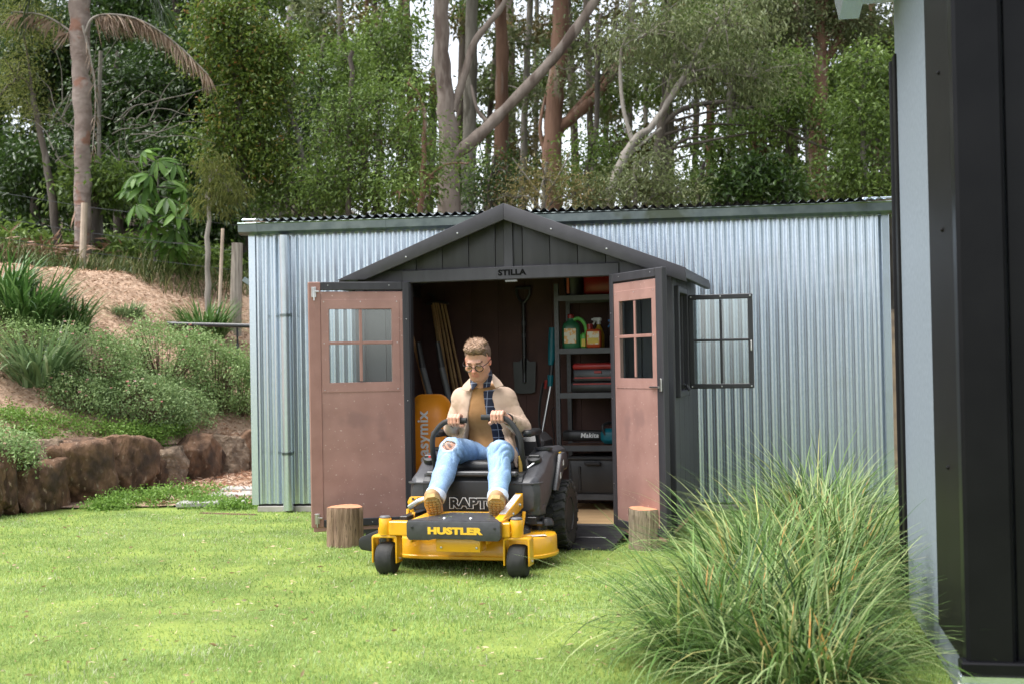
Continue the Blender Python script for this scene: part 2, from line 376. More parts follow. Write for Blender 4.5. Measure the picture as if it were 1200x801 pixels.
bx('flashing', (.6, -.02, .155), (1.3, .06, .03), ZINC, nb)
for z in (.85, 1.72, 2.3): MB().lathe([(.008, 0), (.008, .006), (.003, .01), (.0, .011)], (-.027, .28, z), (-1, 0, 0), 8).build('rivet', DKG, nb)
MB().tube([(.0, NL + .12, .05), (.0, NL + .12, 2.78)], .022, 14).build('downpipe', DKB, nb)
bx('far_corner_trim', (-.004, NL - .02, 1.4), (.02, .10, 2.76), DKG, nb)
bx('roof', (1.2, 1.05, 3.28), (2.9, 2.7, .05), ZINC_D, nb, rot=(0, -.08, 0))
MB().prism([(x - .17, z + 3.1) for x, z in [(0, 0), (0, -.1), (-.1, -.1), (-.12, .0), (-.11, .0), (-.092, -.09), (-.01, -.09), (-.01, 0)]], -.3, NL + .05, 'y').build('gutter', ZINC, nb)
bx('soffit', (-.08, 1.0, 3.08), (.2, 2.3, .02), ZINC, nb)
# ---------------------------------------------------------------- dark resin garden shed
SF = Frame((-.01, 9.35, 0), -15)
shed = empty('garden_shed', 'dark grey gabled garden shed with brown double doors standing open', 'shed', SF.o, SF.a)
HW, DEP, Z0, ZL, ZE = 1.17, 1.36, .10, 1.87, 1.86
PK = 2.39
bx('floor', (0, DEP / 2, .06), (2 * HW - .02, DEP - .02, .076), PLY, shed)
bx('threshold', (0, -.012, .05), (2 * HW, .07, .10), RESIN, shed, .006)
# back and side walls: upright boards
def boards(name, n, w, z0, z1, put, m, gap=.004, t=.03):
    for k in range(n): put(k, name, w - gap, z0, z1, m, t)
nb_ = 10; bw = 2 * HW / nb_
for k in range(nb_):
    a, b = -HW + k * bw + .001, -HW + (k + 1) * bw - .001; rz_ = lambda q: 2.384 - abs(q) * .3938
    MB().prism([(a, Z0), (b, Z0), (b, rz_(b)), (a, rz_(a))], DEP - .015, DEP + .015, 'y').build('wall_board', INNER_SHADED, shed, bevel=.002)
ns = 5; sw = DEP / ns
for side in (-1, 1):
    for k in range(ns):
        y = (k + .5) * sw
        if side > 0 and k in (1,):      # the window board: split above and below the opening
            bx('wall_board', (side * HW, y, .57), (.034, sw - .004, .94), RESIN, shed, .003); bx('wall_board', (side * HW, y, 1.835), (.034, sw - .002, .18), RESIN, shed, .003)
            continue
        bx('wall_board', (side * HW, y, (Z0 + 1.925) / 2), (.034, sw - .002, 1.925 - Z0), RESIN, shed, .003)
    bx('inner_lining', (side * (HW - .024), DEP / 2 + .3, .98), (.006, DEP - .62, 1.7), INNER_SHADED, shed, .001)
    bx('corner_post', (side * (HW - .01), -.002, .97), (.075, .075, 1.78), RESIN, shed, .006)
    bx('base_rail', (side * (HW + .012), DEP / 2, .16), (.03, DEP, .14), RESIN, shed, .006)
bx('inner_lining', (HW - .024, .15, .98), (.006, .24, 1.7), INNER_SHADED, shed, .001); bx('inner_lining', (-HW + .024, .3, .98), (.006, .56, 1.7), INNER_SHADED, shed, .001)
for side in (-1, 1):                     # front boards beside the opening, jambs
    x = side * (.755 + HW) / 2
    for k in range(2):
        xx = side * (.80 + (k + .5) * .165); bx('wall_board', (xx, .01, .98), (.161, .03, 1.76), RESIN, shed, .003)
    bx('door_jamb', (side * .785, -.006, .985), (.058, .07, 1.77), RESIN, shed, .006)
bx('lintel', (0, -.012, 1.915), (1.64, .06, .095), RESIN, shed, .006)
MB().prism([(-.835, 1.8675), (-.76, 1.9635), (-1.08, 1.9635), (-1.22, 1.8675)], -.030, .014, 'y').build('lintel_end', RESIN, shed)
MB().prism([(.835, 1.8675), (.76, 1.9635), (1.08, 1.9635), (1.22, 1.8675)], -.030, .014, 'y').build('lintel_end', RESIN, shed)
# gable: upright boards cut to the pitch, a cover strip in the middle
SLOPE = (2.41 - 1.90) / 1.295
roofz = lambda x: 2.40 - abs(x) * SLOPE
e = -1.1275
while e < 1.09:
    a, b = e + .002, min(e + .205, 1.1) - .002
    if a < 0 < b: pts = [(a, 1.955), (b, 1.955), (b, roofz(b) - .03), (0, roofz(0) - .03), (a, roofz(a) - .03)]
    else: pts = [(a, 1.955), (b, 1.955), (b, max(1.957, roofz(b) - .03)), (a, max(1.957, roofz(a) - .03))]
    MB().prism(pts, -.004, .02, 'y').build('gable_board', RESIN, shed, bevel=.003); e += .205
bx('cover_strip', (.0, -.012, 2.14), (.07, .022, .36), RESIN, shed, .004)
bx('latch_plate', (.02, -.02, 1.858), (.09, .03, .016), mat('grey_plastic', (.2, .2, .2), .5), shed, .003)
text('lettering', 'STILLA', .056, mat('black_lettering', (.003, .003, .003), .8, spec=.1), shed, Matrix.Translation((.03, -.0435, 1.917)) @ Matrix.Rotation(math.pi / 2, 4, 'X'), 1.2, .0022, .0015)
# roof: two slopes of ribbed panels, barge boards
th = math.atan(SLOPE)
for side in (-1, 1):
    L_ = 1.30 / math.cos(th)
    for k in range(6):
        y0 = -.10 + k * (DEP + .14) / 6; y1 = y0 + (DEP + .14) / 6 - .003
        MB().prism([(0, 2.385), (side * 1.30, 2.385 - 1.30 * SLOPE), (side * 1.30, 2.41 - 1.30 * SLOPE), (0, 2.41)], y0, y1, 'y').build('roof_panel', RESIN_R, shed)
    pts = [(0, 2.295), (0, 2.415)]
    if side > 0: pts += [(1.305, 2.415 - 1.305 * SLOPE), (1.305, 2.315 - 1.305 * SLOPE)]
    else: pts += [(-1.305, 2.415 - 1.305 * SLOPE), (-1.075, 1.898)]
    MB().prism(pts, -.135, -.104, 'y').build('barge_board', RESIN_R, shed, bevel=.004)
    for fx in (.35, .75): MB().lathe([(.006, 0), (.006, .003), (0, .004)], (side * fx, -.136, roofz(fx) - .05), (0, -1, 0), 8).build('screw', STEEL, shed)
bx('eave_rail', (1.285, DEP / 2 - .03, 2.36 - 1.285 * SLOPE), (.04, DEP + .16, .05), RESIN_R, shed); bx('eave_rail', (-1.285, DEP / 2 - .03, 2.36 - 1.285 * SLOPE), (.04, DEP + .16, .05), RESIN_R, shed)
bx('ridge_beam', (0, DEP / 2, 2.35), (.05, DEP - .04, .05), INNER_SHADED, shed)
# doors: leaf in its own frame, hinge at x=0, free edge at x=W, inner (brown) face towards -y when swung out
def door(hx, ang, mirror):
    W = .742
    d = MB().box((W / 2, 0, .935), (W - .03, .022, 1.74), .003).build('door', COMPO, shed, loc=(hx, -.05, .0), rot=(0, 0, ang))
    s = -mirror                                       # side of the brown face
    def p(n, c, size, m, bev=.004): return bx(n, c, size, m, d, bev)
    z0, z1 = .095, 1.875
    p('hinge_stile', (.024, -s * .002, (z0 + z1) / 2), (.05, .046, z1 - z0), RESIN); p('free_stile', (W - .045, -s * .004, (z0 + z1) / 2), (.088, .040, z1 - z0), COMPO_B if mirror < 0 else RESIN)
    p('top_rail', (W / 2 - .02, -s * .002, 1.845), (W - .14, .042, .06), RESIN); p('bottom_rail', (W / 2 - .02, -s * .002, .122), (W - .14, .042, .055), RESIN)
    p('outer_skin', (W / 2, -s * .020, .935), (W - .04, .012, 1.72), RESIN)
    x0, x1 = .115, W - .13
    zb, zt = 1.12, 1.70
    p('window_surround', ((x0 + x1) / 2, s * .0125, zt + .012), (x1 - x0 + .08, .0036, .07), COMPO, .002); p('window_surround', ((x0 + x1) / 2, s * .0125, zb - .012), (x1 - x0 + .08, .0036, .07), COMPO, .002)
    p('window_surround', (x0 - .012, s * .0125, (zb + zt) / 2), (.055, .0034, zt - zb - .04), COMPO, .002); p('window_surround', (x1 + .012, s * .0125, (zb + zt) / 2), (.055, .0034, zt - zb - .04), COMPO, .002)
    xm, zm = (x0 + x1) / 2, (zb + zt) / 2 + .02
    p('glazing_bar', (xm, s * .015, zm - .02), (.022, .010, zt - zb - .06), COMPO_B, .002); p('glazing_bar', (xm, s * .0145, zm), (x1 - x0 - .03, .009, .022), COMPO_B, .002)
    for (a, b) in ((x0 + .012, xm), (xm, x1 - .012)):
        for (c, e) in ((zb + .02, zm), (zm, zt - .022)):
            p('pane', ((a + b) / 2, s * .0132, (c + e) / 2), (b - a - .012, .003, e - c - .012), GLASS, .0005)
    for (sx, sz) in ((x0 - .02, zt + .03), (xm, zt + .03), (x1 + .02, zt + .03), (x0 - .02, zb - .03), (x1 + .02, zb - .03), (x0 - .02, zm), (x1 + .02, zm), (.024, .4), (.024, 1.0), (.024, 1.6), (.15, 1.85), (.6, 1.85), (.3, .12)):
        MB().lathe([(.004, 0), (.004, .002), (0, .003)], (sx, s * .0225, sz), (0, s, 0), 8).build('screw', STEEL, d, smooth=0)
    return d, W, s
# holes for the windows are cut through leaf and skin
def cut(o, boxes):
    for c, size in boxes:
        cb = MB().box(c, size, .0005); me = bpy.data.meshes.new('cut'); me.from_pydata(cb.v, [], cb.f)
        bm = bmesh.new(); bm.from_mesh(me); bmesh.ops.recalc_face_normals(bm, faces=bm.faces); bm.to_mesh(me); bm.free()
        co = bpy.data.objects.new('cut', me); COL.objects.link(co); co.matrix_world = o.matrix_world
        bpy.context.view_layer.update(); co.matrix_world = o.matrix_world
        md = o.modifiers.new('b', 'BOOLEAN'); md.operation = 'DIFFERENCE'; md.object = co; md.solver = 'EXACT'
        dg = bpy.context.evaluated_depsgraph_get(); nm = bpy.data.meshes.new_from_object(o.evaluated_get(dg)); o.modifiers.clear()
        o.data = nm; bpy.data.objects.remove(co)
dl, W_, sl = door(-.765, R_(180 + 30), -1)
dr, _, sr = door(.765, R_(-52), 1)
bpy.context.view_layer.update()
for d, s in ((dl, sl), (dr, sr)):
    hole = [((.3635, 0, 1.41), (.46, .2, .535))]
    cut(d, hole)
    for ch in d.children:
        if ch.name.startswith('outer_skin'): bpy.context.view_layer.update(); cut(ch, hole)
# bolts on the free stiles, lever on the right leaf
for z in (1.80, .16):
    m = MB(); m.box((W_ - .04, sl * .022, z), (.034, .008, .075), .002); m.tube([(W_ - .04, sl * .030, z - .06), (W_ - .04, sl * .030, z + .03)], .006, 8); m.box((W_ - .058, sl * .030, z + .005), (.04, .01, .012), .002); m.build('bolt', STEEL, dl)
m = MB(); m.tube([(W_ - .16, sr * .03, 1.085), (W_ - .03, sr * .035, 1.085)], .007, 8); m.box((W_ - .02, sr * .026, 1.10), (.02, .012, .085), .002); m.build('bolt', STEEL, dr)
# side window: fixed frame in the right wall and the sash swung out
fy0, fy1, wz0, wz1 = .10, .60, 1.04, 1.745
for y in (fy0, fy1): bx('window_frame', (HW + .02, y, (wz0 + wz1) / 2), (.07, .045, wz1 - wz0 + .09), RESIN, shed, .005)
for z in (wz0 - .022, wz1 + .022): bx('window_frame', (HW + .02, (fy0 + fy1) / 2, z), (.068, fy1 - fy0 - .046, .045), RESIN, shed, .005)
WIN = mat('sash_black', (.022, .022, .025), .4)
SWD, SH0, SH1 = .475, 1.045, 1.745
sash = MB().box((SWD / 2, 0, SH1 - .018), (SWD, .03, .036), .004).box((SWD / 2, 0, SH0 + .018), (SWD, .03, .036), .004).box((.018, 0, (SH0 + SH1) / 2), (.036, .0296, SH1 - SH0 - .07), .003).box((SWD - .018, 0, (SH0 + SH1) / 2), (.036, .0296, SH1 - SH0 - .07), .003).build('window_sash', WIN, shed, loc=(HW + .055, fy1 + .02, 0), rot=(0, 0, R_(2)))
bx('glazing_bar', (SWD / 2, 0, 1.395), (.018, .02, .62), WIN, sash, .003); bx('glazing_bar', (SWD / 2, 0, 1.405), (SWD - .07, .019, .018), WIN, sash, .003)
for a, b in ((.036, SWD / 2 - .008), (SWD / 2 + .008, SWD - .036)):
    for c, e in ((SH0 + .036, 1.396), (1.414, SH1 - .036)): bx('pane', ((a + b) / 2, 0, (c + e) / 2), (b - a, .003, e - c), GLASS, sash, .0005)
for sx in (.018, SWD / 2, SWD - .018):
    for sz in (SH0 + .016, SH1 - .016): MB().lathe([(.006, 0), (.006, .003), (0, .004)], (sx, -.015, sz), (0, -1, 0), 8).build('screw', STEEL, sash, smooth=0)
MB().box((SWD - .016, -.022, 1.36), (.012, .012, .075), .003).build('handle', STEEL, sash)
m = MB(); m.box((0, 0, 0), (.03, .05, .03), .004); m.tube([(0, 0, 0), (.03, -.03, .0), (.05, -.03, -.03)], .012, 8); m.build('window_latch', BLACKP, shed, loc=(HW + .06, fy0 + .1, 1.075))
# ramp in front of the threshold
RS = math.atan2(.085, .64)
ramp = empty('ramp', 'black ribbed plastic ramp leading up into the dark shed', 'ramp', SF.w((0, 0, 0)), SF.a)
nr = 9
for k in range(nr):
    y0, y1 = -.05 - k * .062, -.05 - (k + 1) * .062 + .006; z0, z1 = .098 - k * .0096, .098 - (k + 1) * .0096
    xr = .86 - .035 * 0
    MB().prism([(y0, z0), (y1, z1), (y1, max(0, z1 - .02)), (y0, z0 - .02)], -.86, .875 - .006 * k).build('ramp_board', BLACKM, ramp)
MB().prism([(-.05, .078), (-.61, .002), (-.05, .002)], .80, .845).build('side_rib', BLACKM, ramp); MB().prism([(-.05, .078), (-.61, .002), (-.05, .002)], -.84, -.80).build('side_rib', BLACKM, ramp)
bx('cross_rib', (0, -.33, .03), (1.5, .03, .05), BLACKM, ramp)
# log stumps that hold the doors
BARKW = mat('weathered_log', (.17, .105, .068), .9, 0, col2=(.33, .22, .15), scale=9, stretch=(6, 6, .7), bump=.9, bscale=30, bdist=.01, speck=(.06, .038, .025), speck_scale=16, speck_t=.62)
BARKG = mat('weathered_grey_log', (.19, .145, .098), .9, 0, col2=(.34, .27, .19), scale=9, stretch=(6, 6, .7), bump=.9, bscale=30, bdist=.01, speck=(.06, .045, .03), speck_scale=16, speck_t=.62)
CUTW = mat('cut_wood', (.50, .21, .11), .8, 0, col2=(.58, .27, .15), scale=22)
def stump(px, py, r, h, label, m, seed):
    c = gnd(px, py); rg = np.random.default_rng(seed)
    o = empty('log_stump', label, 'log', (c.x, c.y + r * .9, 0), rg.uniform(0, 6), 'upright log stumps by the shed doors')
    n = 64; a = np.arange(n) * 2 * math.pi / n; prof = 1 + .025 * np.sin(3 * a + seed) + .015 * np.sin(7 * a) + .02 * rg.standard_normal(n)
    crack = rg.choice(n, 6); prof[crack] -= .07
    V = []; zs = [0, .04, .1, .16, .22, h - .006, h]
    for j, z in enumerate(zs):
        k = prof * (1.03 - .03 * min(1, z / .1)) * (1 + .006 * rg.standard_normal(n)) * (.985 if j == len(zs) - 1 else 1)
        V += [(r * k[i] * math.cos(a[i]), r * k[i] * math.sin(a[i]), z + (.004 * math.sin(2 * a[i]) if z > .2 else 0)) for i in range(n)]
    F = [(j * n + i, j * n + (i + 1) % n, (j + 1) * n + (i + 1) % n, (j + 1) * n + i) for j in range(len(zs) - 1) for i in range(n)]
    MB().add(V, F).build('bark', m, o, smooth=50)
    t = MB(); top = V[-n:]; t.add([(x * .985, y * .985, z + .0015) for x, y, z in top] + [(0, 0, h + .0025)], [(i, (i + 1) % n, n) for i in range(n)]); t.build('cut_top', CUTW, o)
stump(402, 641, .126, .272, 'reddish upright log stump propping the left door open', BARKW, 3)
stump(762, 645, .127, .272, 'greyish cracked log stump at the foot of right door', BARKG, 8)
# ---------------------------------------------------------------- zero-turn mower (x right in the picture, -y towards the camera)
MF = Frame((-.394, 7.70, 0), -15)
mow = empty('ride_on_mower', 'yellow and dark grey zero turn ride-on mower in front of the open shed', 'mower', MF.o, MF.a)
def caster(x):
    w = .0575; r = .099
    t = MB().lathe([(.04, -w), (r - .03, -w), (r - .012, -w + .006), (r - .002, -w + .022), (r, -.02), (r, .02), (r - .002, w - .022), (r - .012, w - .006), (r - .03, w), (.04, w)], (x, 0, r - .006), (1, 0, 0), 36).build('caster_wheel', RUBBER, mow)
    MB().lathe([(.0, -w - .004), (.035, -w - .004), (.042, -w + .004), (.042, w - .004), (.035, w + .004), (0, w + .004)], (x, 0, r - .006), (1, 0, 0), 20).build('hub', BLACKP, t)
    for sx in (-1, 1): MB().tube([(x + sx * .062, 0, r - .006), (x + sx * .088, 0, r - .006)], .009, 8).build('axle_nut', STEEL, t)
    f = MB(); z1 = .238
    f.prism([(-.081, .07), (-.081, z1 - .012), (-.07, z1), (.07, z1), (.081, z1 - .012), (.081, .07), (.070, .07), (.070, z1 - .022), (.062, z1 - .012 - .004), (-.062, z1 - .016), (-.070, z1 - .022), (-.070, .07)], -.055, .045, 'y', o=(x, 0, 0))
    f.build('caster_fork', YELLOW, mow, bevel=.003)
    p = MB().lathe([(.03, .236), (.036, .24), (.036, .25), (.038, .254), (.038, .335), (.036, .339), (.0, .339)], (x, -.03, 0), n=24).build('caster_pivot', YELLOW, mow)
    MB().lathe([(.033, .340), (.034, .346), (.028, .353), (0, .355)], (x, -.03, 0), n=20).build('cap', mat('cap_grey', (.12, .12, .13), .5) if 'cap_grey' not in MATS else MATS['cap_grey'], p)
FX = .06
caster(-.40); caster(.425)
bx('front_beam', (.0125, -.03, .281), (.76, .075, .085), YELLOW, mow, .006)
for sx in (-1, 1): MB().prism([(sx * .28 + .03, -.06), (sx * .39 + .0125, -.055), (sx * .39 + .0125, .02), (sx * .28 + .03, .16)], .262, .272, 'z').build('gusset', YELLOW, mow, bevel=.002)
# black front bumper plate with lettering, wraps onto the foot plate
fp = MB().prism([(x + FX, z) for x, z in [(-.29, .242), (-.276, .223), (-.15, .223), (-.12, .231), (.12, .231), (.15, .223), (.276, .223), (.29, .242), (.29, .327), (.283, .335), (-.283, .335), (-.29, .327)]], -.125, -.085, 'y').build('front_panel', PODGREY, mow, bevel=.0022)
text('lettering', 'HUSTLER', .052, YTEXT, fp, Matrix.Translation((FX + .008, -.1265, .278)) @ Matrix.Rotation(math.pi / 2, 4, 'X'), 1.5, .0034, .001)
for sx in (-1, 1): MB().lathe([(.008, 0), (.008, .004), (0, .006)], (FX + sx * .255, -.126, .30), (0, -1, 0), 8).build('screw', BLACKM, fp)
plt = MB().add([(x + FX, y, z) for x, y, z in [(-.285, -.09, .335), (.285, -.09, .335), (.285, .30, .345), (-.285, .30, .345), (-.285, -.09, .322), (.285, -.09, .322), (.285, .30, .332), (-.285, .30, .332)]], [(0, 1, 2, 3), (4, 7, 6, 5), (0, 4, 5, 1), (1, 5, 6, 2), (2, 6, 7, 3), (3, 7, 4, 0)]).build('foot_plate', YELLOW, mow, bevel=.003)
wz = lambda y: .335 + (y + .09) * .0256 + .003
MB().add([(x + FX, y, z) for x, y, z in [(-.286, -.115, wz(-.115) + .001), (.286, -.115, wz(-.115) + .001), (.12, .24, wz(.24)), (-.12, .24, wz(.24)), (-.286, -.115, wz(-.115) - .004), (.286, -.115, wz(-.115) - .004), (.12, .24, wz(.24) - .004), (-.12, .24, wz(.24) - .004)]], [(0, 1, 2, 3), (4, 7, 6, 5), (0, 4, 5, 1), (1, 5, 6, 2), (2, 6, 7, 3), (3, 7, 4, 0)]).build('wrap_plate', PODGREY, fp)
for x in (FX - .085, FX + .08): MB().lathe([(.012, 0), (.012, .004), (.006, .009), (0, .01)], (x, -.02, wz(-.02)), (0, -.17, 1), 12).build('bolt', STEEL, mow)
bl = MB().prism([(FX - .125, .148), (FX + .15, .148), (FX + .15, .226), (FX - .125, .226)], -.075, .06, 'y').build('belly_box', YELLOW, mow, bevel=.005)
for x in (FX - .09, FX + .13): MB().lathe([(.007, 0), (.007, .006), (0, .007)], (x, -.078, .175), (0, -1, 0), 8).build('bolt', STEEL, mow)
for x in (-.24, .235): MB().prism([(-.02, .19), (.10, .19), (.13, .235), (-.02, .262)], x - .006, x + .006).build('deck_hanger', YELLOW, mow, bevel=.002)
# cutting deck: two-lobed shell with a rolled rim
def lobes(r, k=28):
    pts = []
    for a in np.linspace(-math.pi / 2, math.pi / 2, k): pts.append((.27 + r * math.cos(a), .43 + r * math.sin(a)))
    for a in np.linspace(math.pi / 2, 3 * math.pi / 2, k): pts.append((-.24 + r * math.cos(a), .43 + r * math.sin(a)))
    return pts
dk = MB(); rings = [(lobes(.285), .068), (lobes(.292), .074), (lobes(.292), .088), (lobes(.283), .094), (lobes(.281), .185), (lobes(.274), .195), (lobes(.24), .200), (lobes(.12), .203)]
n = 56; V = [(x, y, z) for ring, z in rings for x, y in ring]
F = [(j * n + i, j * n + (i + 1) % n, (j + 1) * n + (i + 1) % n, (j + 1) * n + i) for j in range(len(rings) - 1) for i in range(n)] + [tuple((len(rings) - 1) * n + i for i in range(n))]
deck = dk.add(V, F).build('mower_deck', YELLOW, mow, smooth=40)
for x in (-.24, .27):
    MB().lathe([(.12, .2), (.115, .225), (.09, .245), (.05, .252), (.045, .28), (0, .283)], (x, .43, 0), n=24).build('spindle_cover', BLACKP, deck)
MB().lathe([(.045, 0), (.043, .02), (.03, .04), (0, .05)], (.46, .58, .235), n=16).build('anti_scalp_wheel', BLACKP, deck)
DEC = mat('decal', (.62, .62, .6), .5, 0, col2=(.70, .30, .22), scale=30, ramp=(.55, .6), stretch=(1, 3, 1))
MB().box((.46, .30, .2035), (.12, .055, .0015), .0003, (0, 0, .55)).build('warning_decal', DEC, deck); bx('warning_decal', (.36, .235, .2033), (.06, .03, .0015), DEC, deck, .0003)
# side discharge chute
ch = MB(); pr = [(-.47, .10), (-.52, .085), (-.66, .105), (-.678, .13), (-.675, .17), (-.655, .188), (-.56, .225), (-.47, .262)]
ch.prism(pr, .22, .62, 'y').build('discharge_chute', BLACKP, mow, bevel=.005)
MB().prism([(-.49, .11), (-.655, .15), (-.65, .185), (-.49, .24)], .235, .25, 'y').build('chute_flap', BLACKM, mow)
bx('chute_mount', (-.475, .16, .185), (.035, .05, .13), BLACKM, mow)
MB().prism([(.07, .20), (.13, .20), (.13, .26), (.07, .27)], -.485, -.478).build('chute_bracket', YELLOW, mow)
# lift arms: left with the height-pin plate, right with a decal
la = MB().prism([(-.355, .25), (-.325, .25), (-.305, .30), (-.295, .345), (-.315, .345), (-.335, .30)], .22, .23, 'y').build('lift_arm', YELLOW, mow, bevel=.002)
m = MB(); m.prism([(-.375, .40), (-.36, .43), (-.35, .435), (-.262, .435), (-.255, .425), (-.262, .405), (-.335, .40), (-.345, .385), (-.325, .32), (-.35, .30), (-.355, .33)], .30, .31, 'y'); m.build('height_plate', YELLOW, mow, bevel=.003)
for x, z in ((-.335, .42), (-.30, .423), (-.275, .42), (-.32, .41), (-.29, .411)): MB().lathe([(.008, 0), (.008, .003), (0, .0035)], (x, .298, z), (0, -1, 0), 10).build('pin_hole', BLACKM, mow)
MB().tube([(-.35, .27, .37), (-.28, .25, .41), (-.23, .25, .43)], [.018, .02, .016], 10).build('height_lever', STEEL, mow)
ra = MB().add([(.285, -.02, .338), (.335, -.02, .338), (.35, .42, .45), (.30, .42, .45), (.285, -.02, .27), (.335, -.02, .27), (.35, .42, .36), (.30, .42, .36)], [(0, 1, 2, 3), (4, 7, 6, 5), (0, 4, 5, 1), (1, 5, 6, 2), (2, 6, 7, 3), (3, 7, 4, 0)]).build('lift_arm', YELLOW, mow, bevel=.004)
MB().add([(.292, .06, .3605), (.332, .06, .3605), (.343, .39, .4445), (.303, .39, .4445)], [(0, 1, 2, 3)]).build('warning_decal', DEC, ra)
for y, z in ((.2, .345), (.34, .385)): MB().lathe([(.013, 0), (.013, .008), (.006, .014), (0, .015)], (.325 + .05 * y, y, z), (1, 0, .1), 8).build('bolt', STEEL, mow)
MB().tube([(.36, .30, .2), (.37, .36, .34)], .012, 8).build('deck_link', YELLOW, mow); MB().tube([(-.42, .40, .2), (-.42, .44, .34)], .012, 8).build('deck_link', YELLOW, mow)
for x in (-.33, .33): bx('frame_rail', (x, .75, .30), (.05, 1.3, .07), BLACKM, mow)
m = MB(); m.lathe([(.05, 0), (.05, .05), (.035, .06), (.035, .09), (0, .095)], (.40, .62, .2)); m.box((.36, .5, .27), (.12, .06, .05)); m.tube([(.2, .45, .27), (.45, .5, .25)], .014, 8); m.build('drive_parts', BLACKM, mow)
# body: front cowl with lettering, two side pods, rear hood
cowl = MB().prism([(.47, .32), (.47, .515), (.50, .54), (.50, .56), (.62, .575), (1.2, .575), (1.2, .30), (.50, .29)], -.33, .33).build('front_cowl', BLACKP, mow, bevel=.006)
bx('cowl_ledge', (0, .478, .565), (.60, .05, .03), PODGREY, mow, .008)
RT = Matrix.Translation((.05, .462, .375)) @ Matrix.Rotation(math.pi / 2, 4, 'X')
rp = text('lettering', 'RAPTOR', .082, WHITE, cowl, RT, 1.22, .0080, .001); text('lettering', 'RAPTOR', .082, BLACKP, cowl, Matrix.Translation((0, -.0022, 0)) @ RT, 1.22, .0036, .001)
for sx in (-1, 1):
    P = lambda a, b: (sx * a, sx * b)
    m = MB()
    # pod as a loft of four cross-sections (y, list of (x,z))
    secs = [(.500, [(.30, .31), (.43, .31), (.465, .325), (.475, .36), (.478, .44), (.465, .50), (.44, .525), (.30, .525)]),
            (.475, [(.30, .33), (.43, .335), (.46, .35), (.468, .37), (.47, .44), (.455, .49), (.43, .505), (.30, .505)]),
            (.53, [(.30, .285), (.455, .285), (.495, .30), (.505, .35), (.508, .45), (.495, .525), (.46, .545), (.30, .545)]),
            (.66, [(.30, .285), (.465, .285), (.505, .31), (.515, .37), (.518, .47), (.505, .56), (.46, .60), (.30, .59)]),
            (.80, [(.30, .36), (.465, .37), (.512, .40), (.522, .45), (.522, .54), (.505, .64), (.455, .675), (.30, .65)]),
            (1.00, [(.30, .50), (.465, .52), (.515, .53), (.525, .56), (.522, .62), (.50, .67), (.45, .695), (.30, .685)]),
            (1.30, [(.30, .52), (.465, .53), (.515, .54), (.522, .56), (.515, .62), (.495, .67), (.44, .69), (.30, .685)]),
            (1.40, [(.30, .50), (.44, .51), (.48, .52), (.49, .55), (.485, .59), (.46, .63), (.42, .645), (.30, .64)])]
    secs = [secs[1], secs[0]] + secs[2:]
    V = [(sx * (.30 + (x - .30) * .74 - .02), y, z) for y, s_ in secs for x, z in s_]; k = 8
    F = [(j * k + i, j * k + (i + 1) % k, (j + 1) * k + (i + 1) % k, (j + 1) * k + i) for j in range(len(secs) - 1) for i in range(k)] + [tuple(range(k)), tuple((len(secs) - 1) * k + i for i in range(k))]
    pod = m.add(V, F).build('side_pod', PODGREY, mow, smooth=28, bevel=.006)
    MB().prism([(.80, .43), (.86, .42), (1.12, .60), (1.12, .64), (1.07, .66), (.98, .655)], sx * .447, sx * .475).build('fender_flare', PODGREY, mow, bevel=.006)
    for q in range(4): MB().prism([(.865 + q * .045, .455 + q * .04), (.89 + q * .045, .46 + q * .04), (.885 + q * .045, .50 + q * .038), (.868 + q * .045, .49 + q * .038)], sx * .4752, sx * .4775).build('fender_slot', WHITE if q % 2 else BLACKM, pod)
    MB().lathe([(.062, 0), (.062, .012), (.052, .014), (.048, -.01), (0, -.012)], (sx * .36, .93, .688), (0, 0, 1), 24).build('cup_ring', BLACKP, pod)
    fc = MB().lathe([(.045, -.01), (.047, .012), (.043, .022), (.02, .026), (0, .026)], (sx * .355, .71, .632), (0, -.45, .9), 20).build('fuel_cap', BLACKP, pod); MB().box((sx * .355, .70, .658), (.075, .018, .018), .006).build('grip_bar', BLACKP, fc)
    MB().prism([(sx * .27, .466), (sx * .405, .466), (sx * .43, .49), (sx * .45, .56), (sx * .44, .57), (sx * .41, .50), (sx * .395, .482), (sx * .27, .482)], .498, .508, 'z').build('pod_ledge', PODGREY, pod, bevel=.003)
    MB().prism([(sx * .27, .49), (sx * .39, .49), (sx * .425, .52), (sx * .445, .62), (sx * .435, .62), (sx * .41, .53), (sx * .385, .50), (sx * .27, .50)], .30, .36, 'z').build('pod_skirt', PODGREY, pod, bevel=.003)
bx('pod_badge', (.452, 1.03, .655), (.004, .06, .018), YTEXT, mow, .001, (.0, -.35, 0))
bx('rear_hood', (0, 1.42, .58), (.56, .36, .38), BLACKP, mow, .05); bx('engine_base', (0, 1.25, .38), (.5, .55, .2), BLACKM, mow, .02)
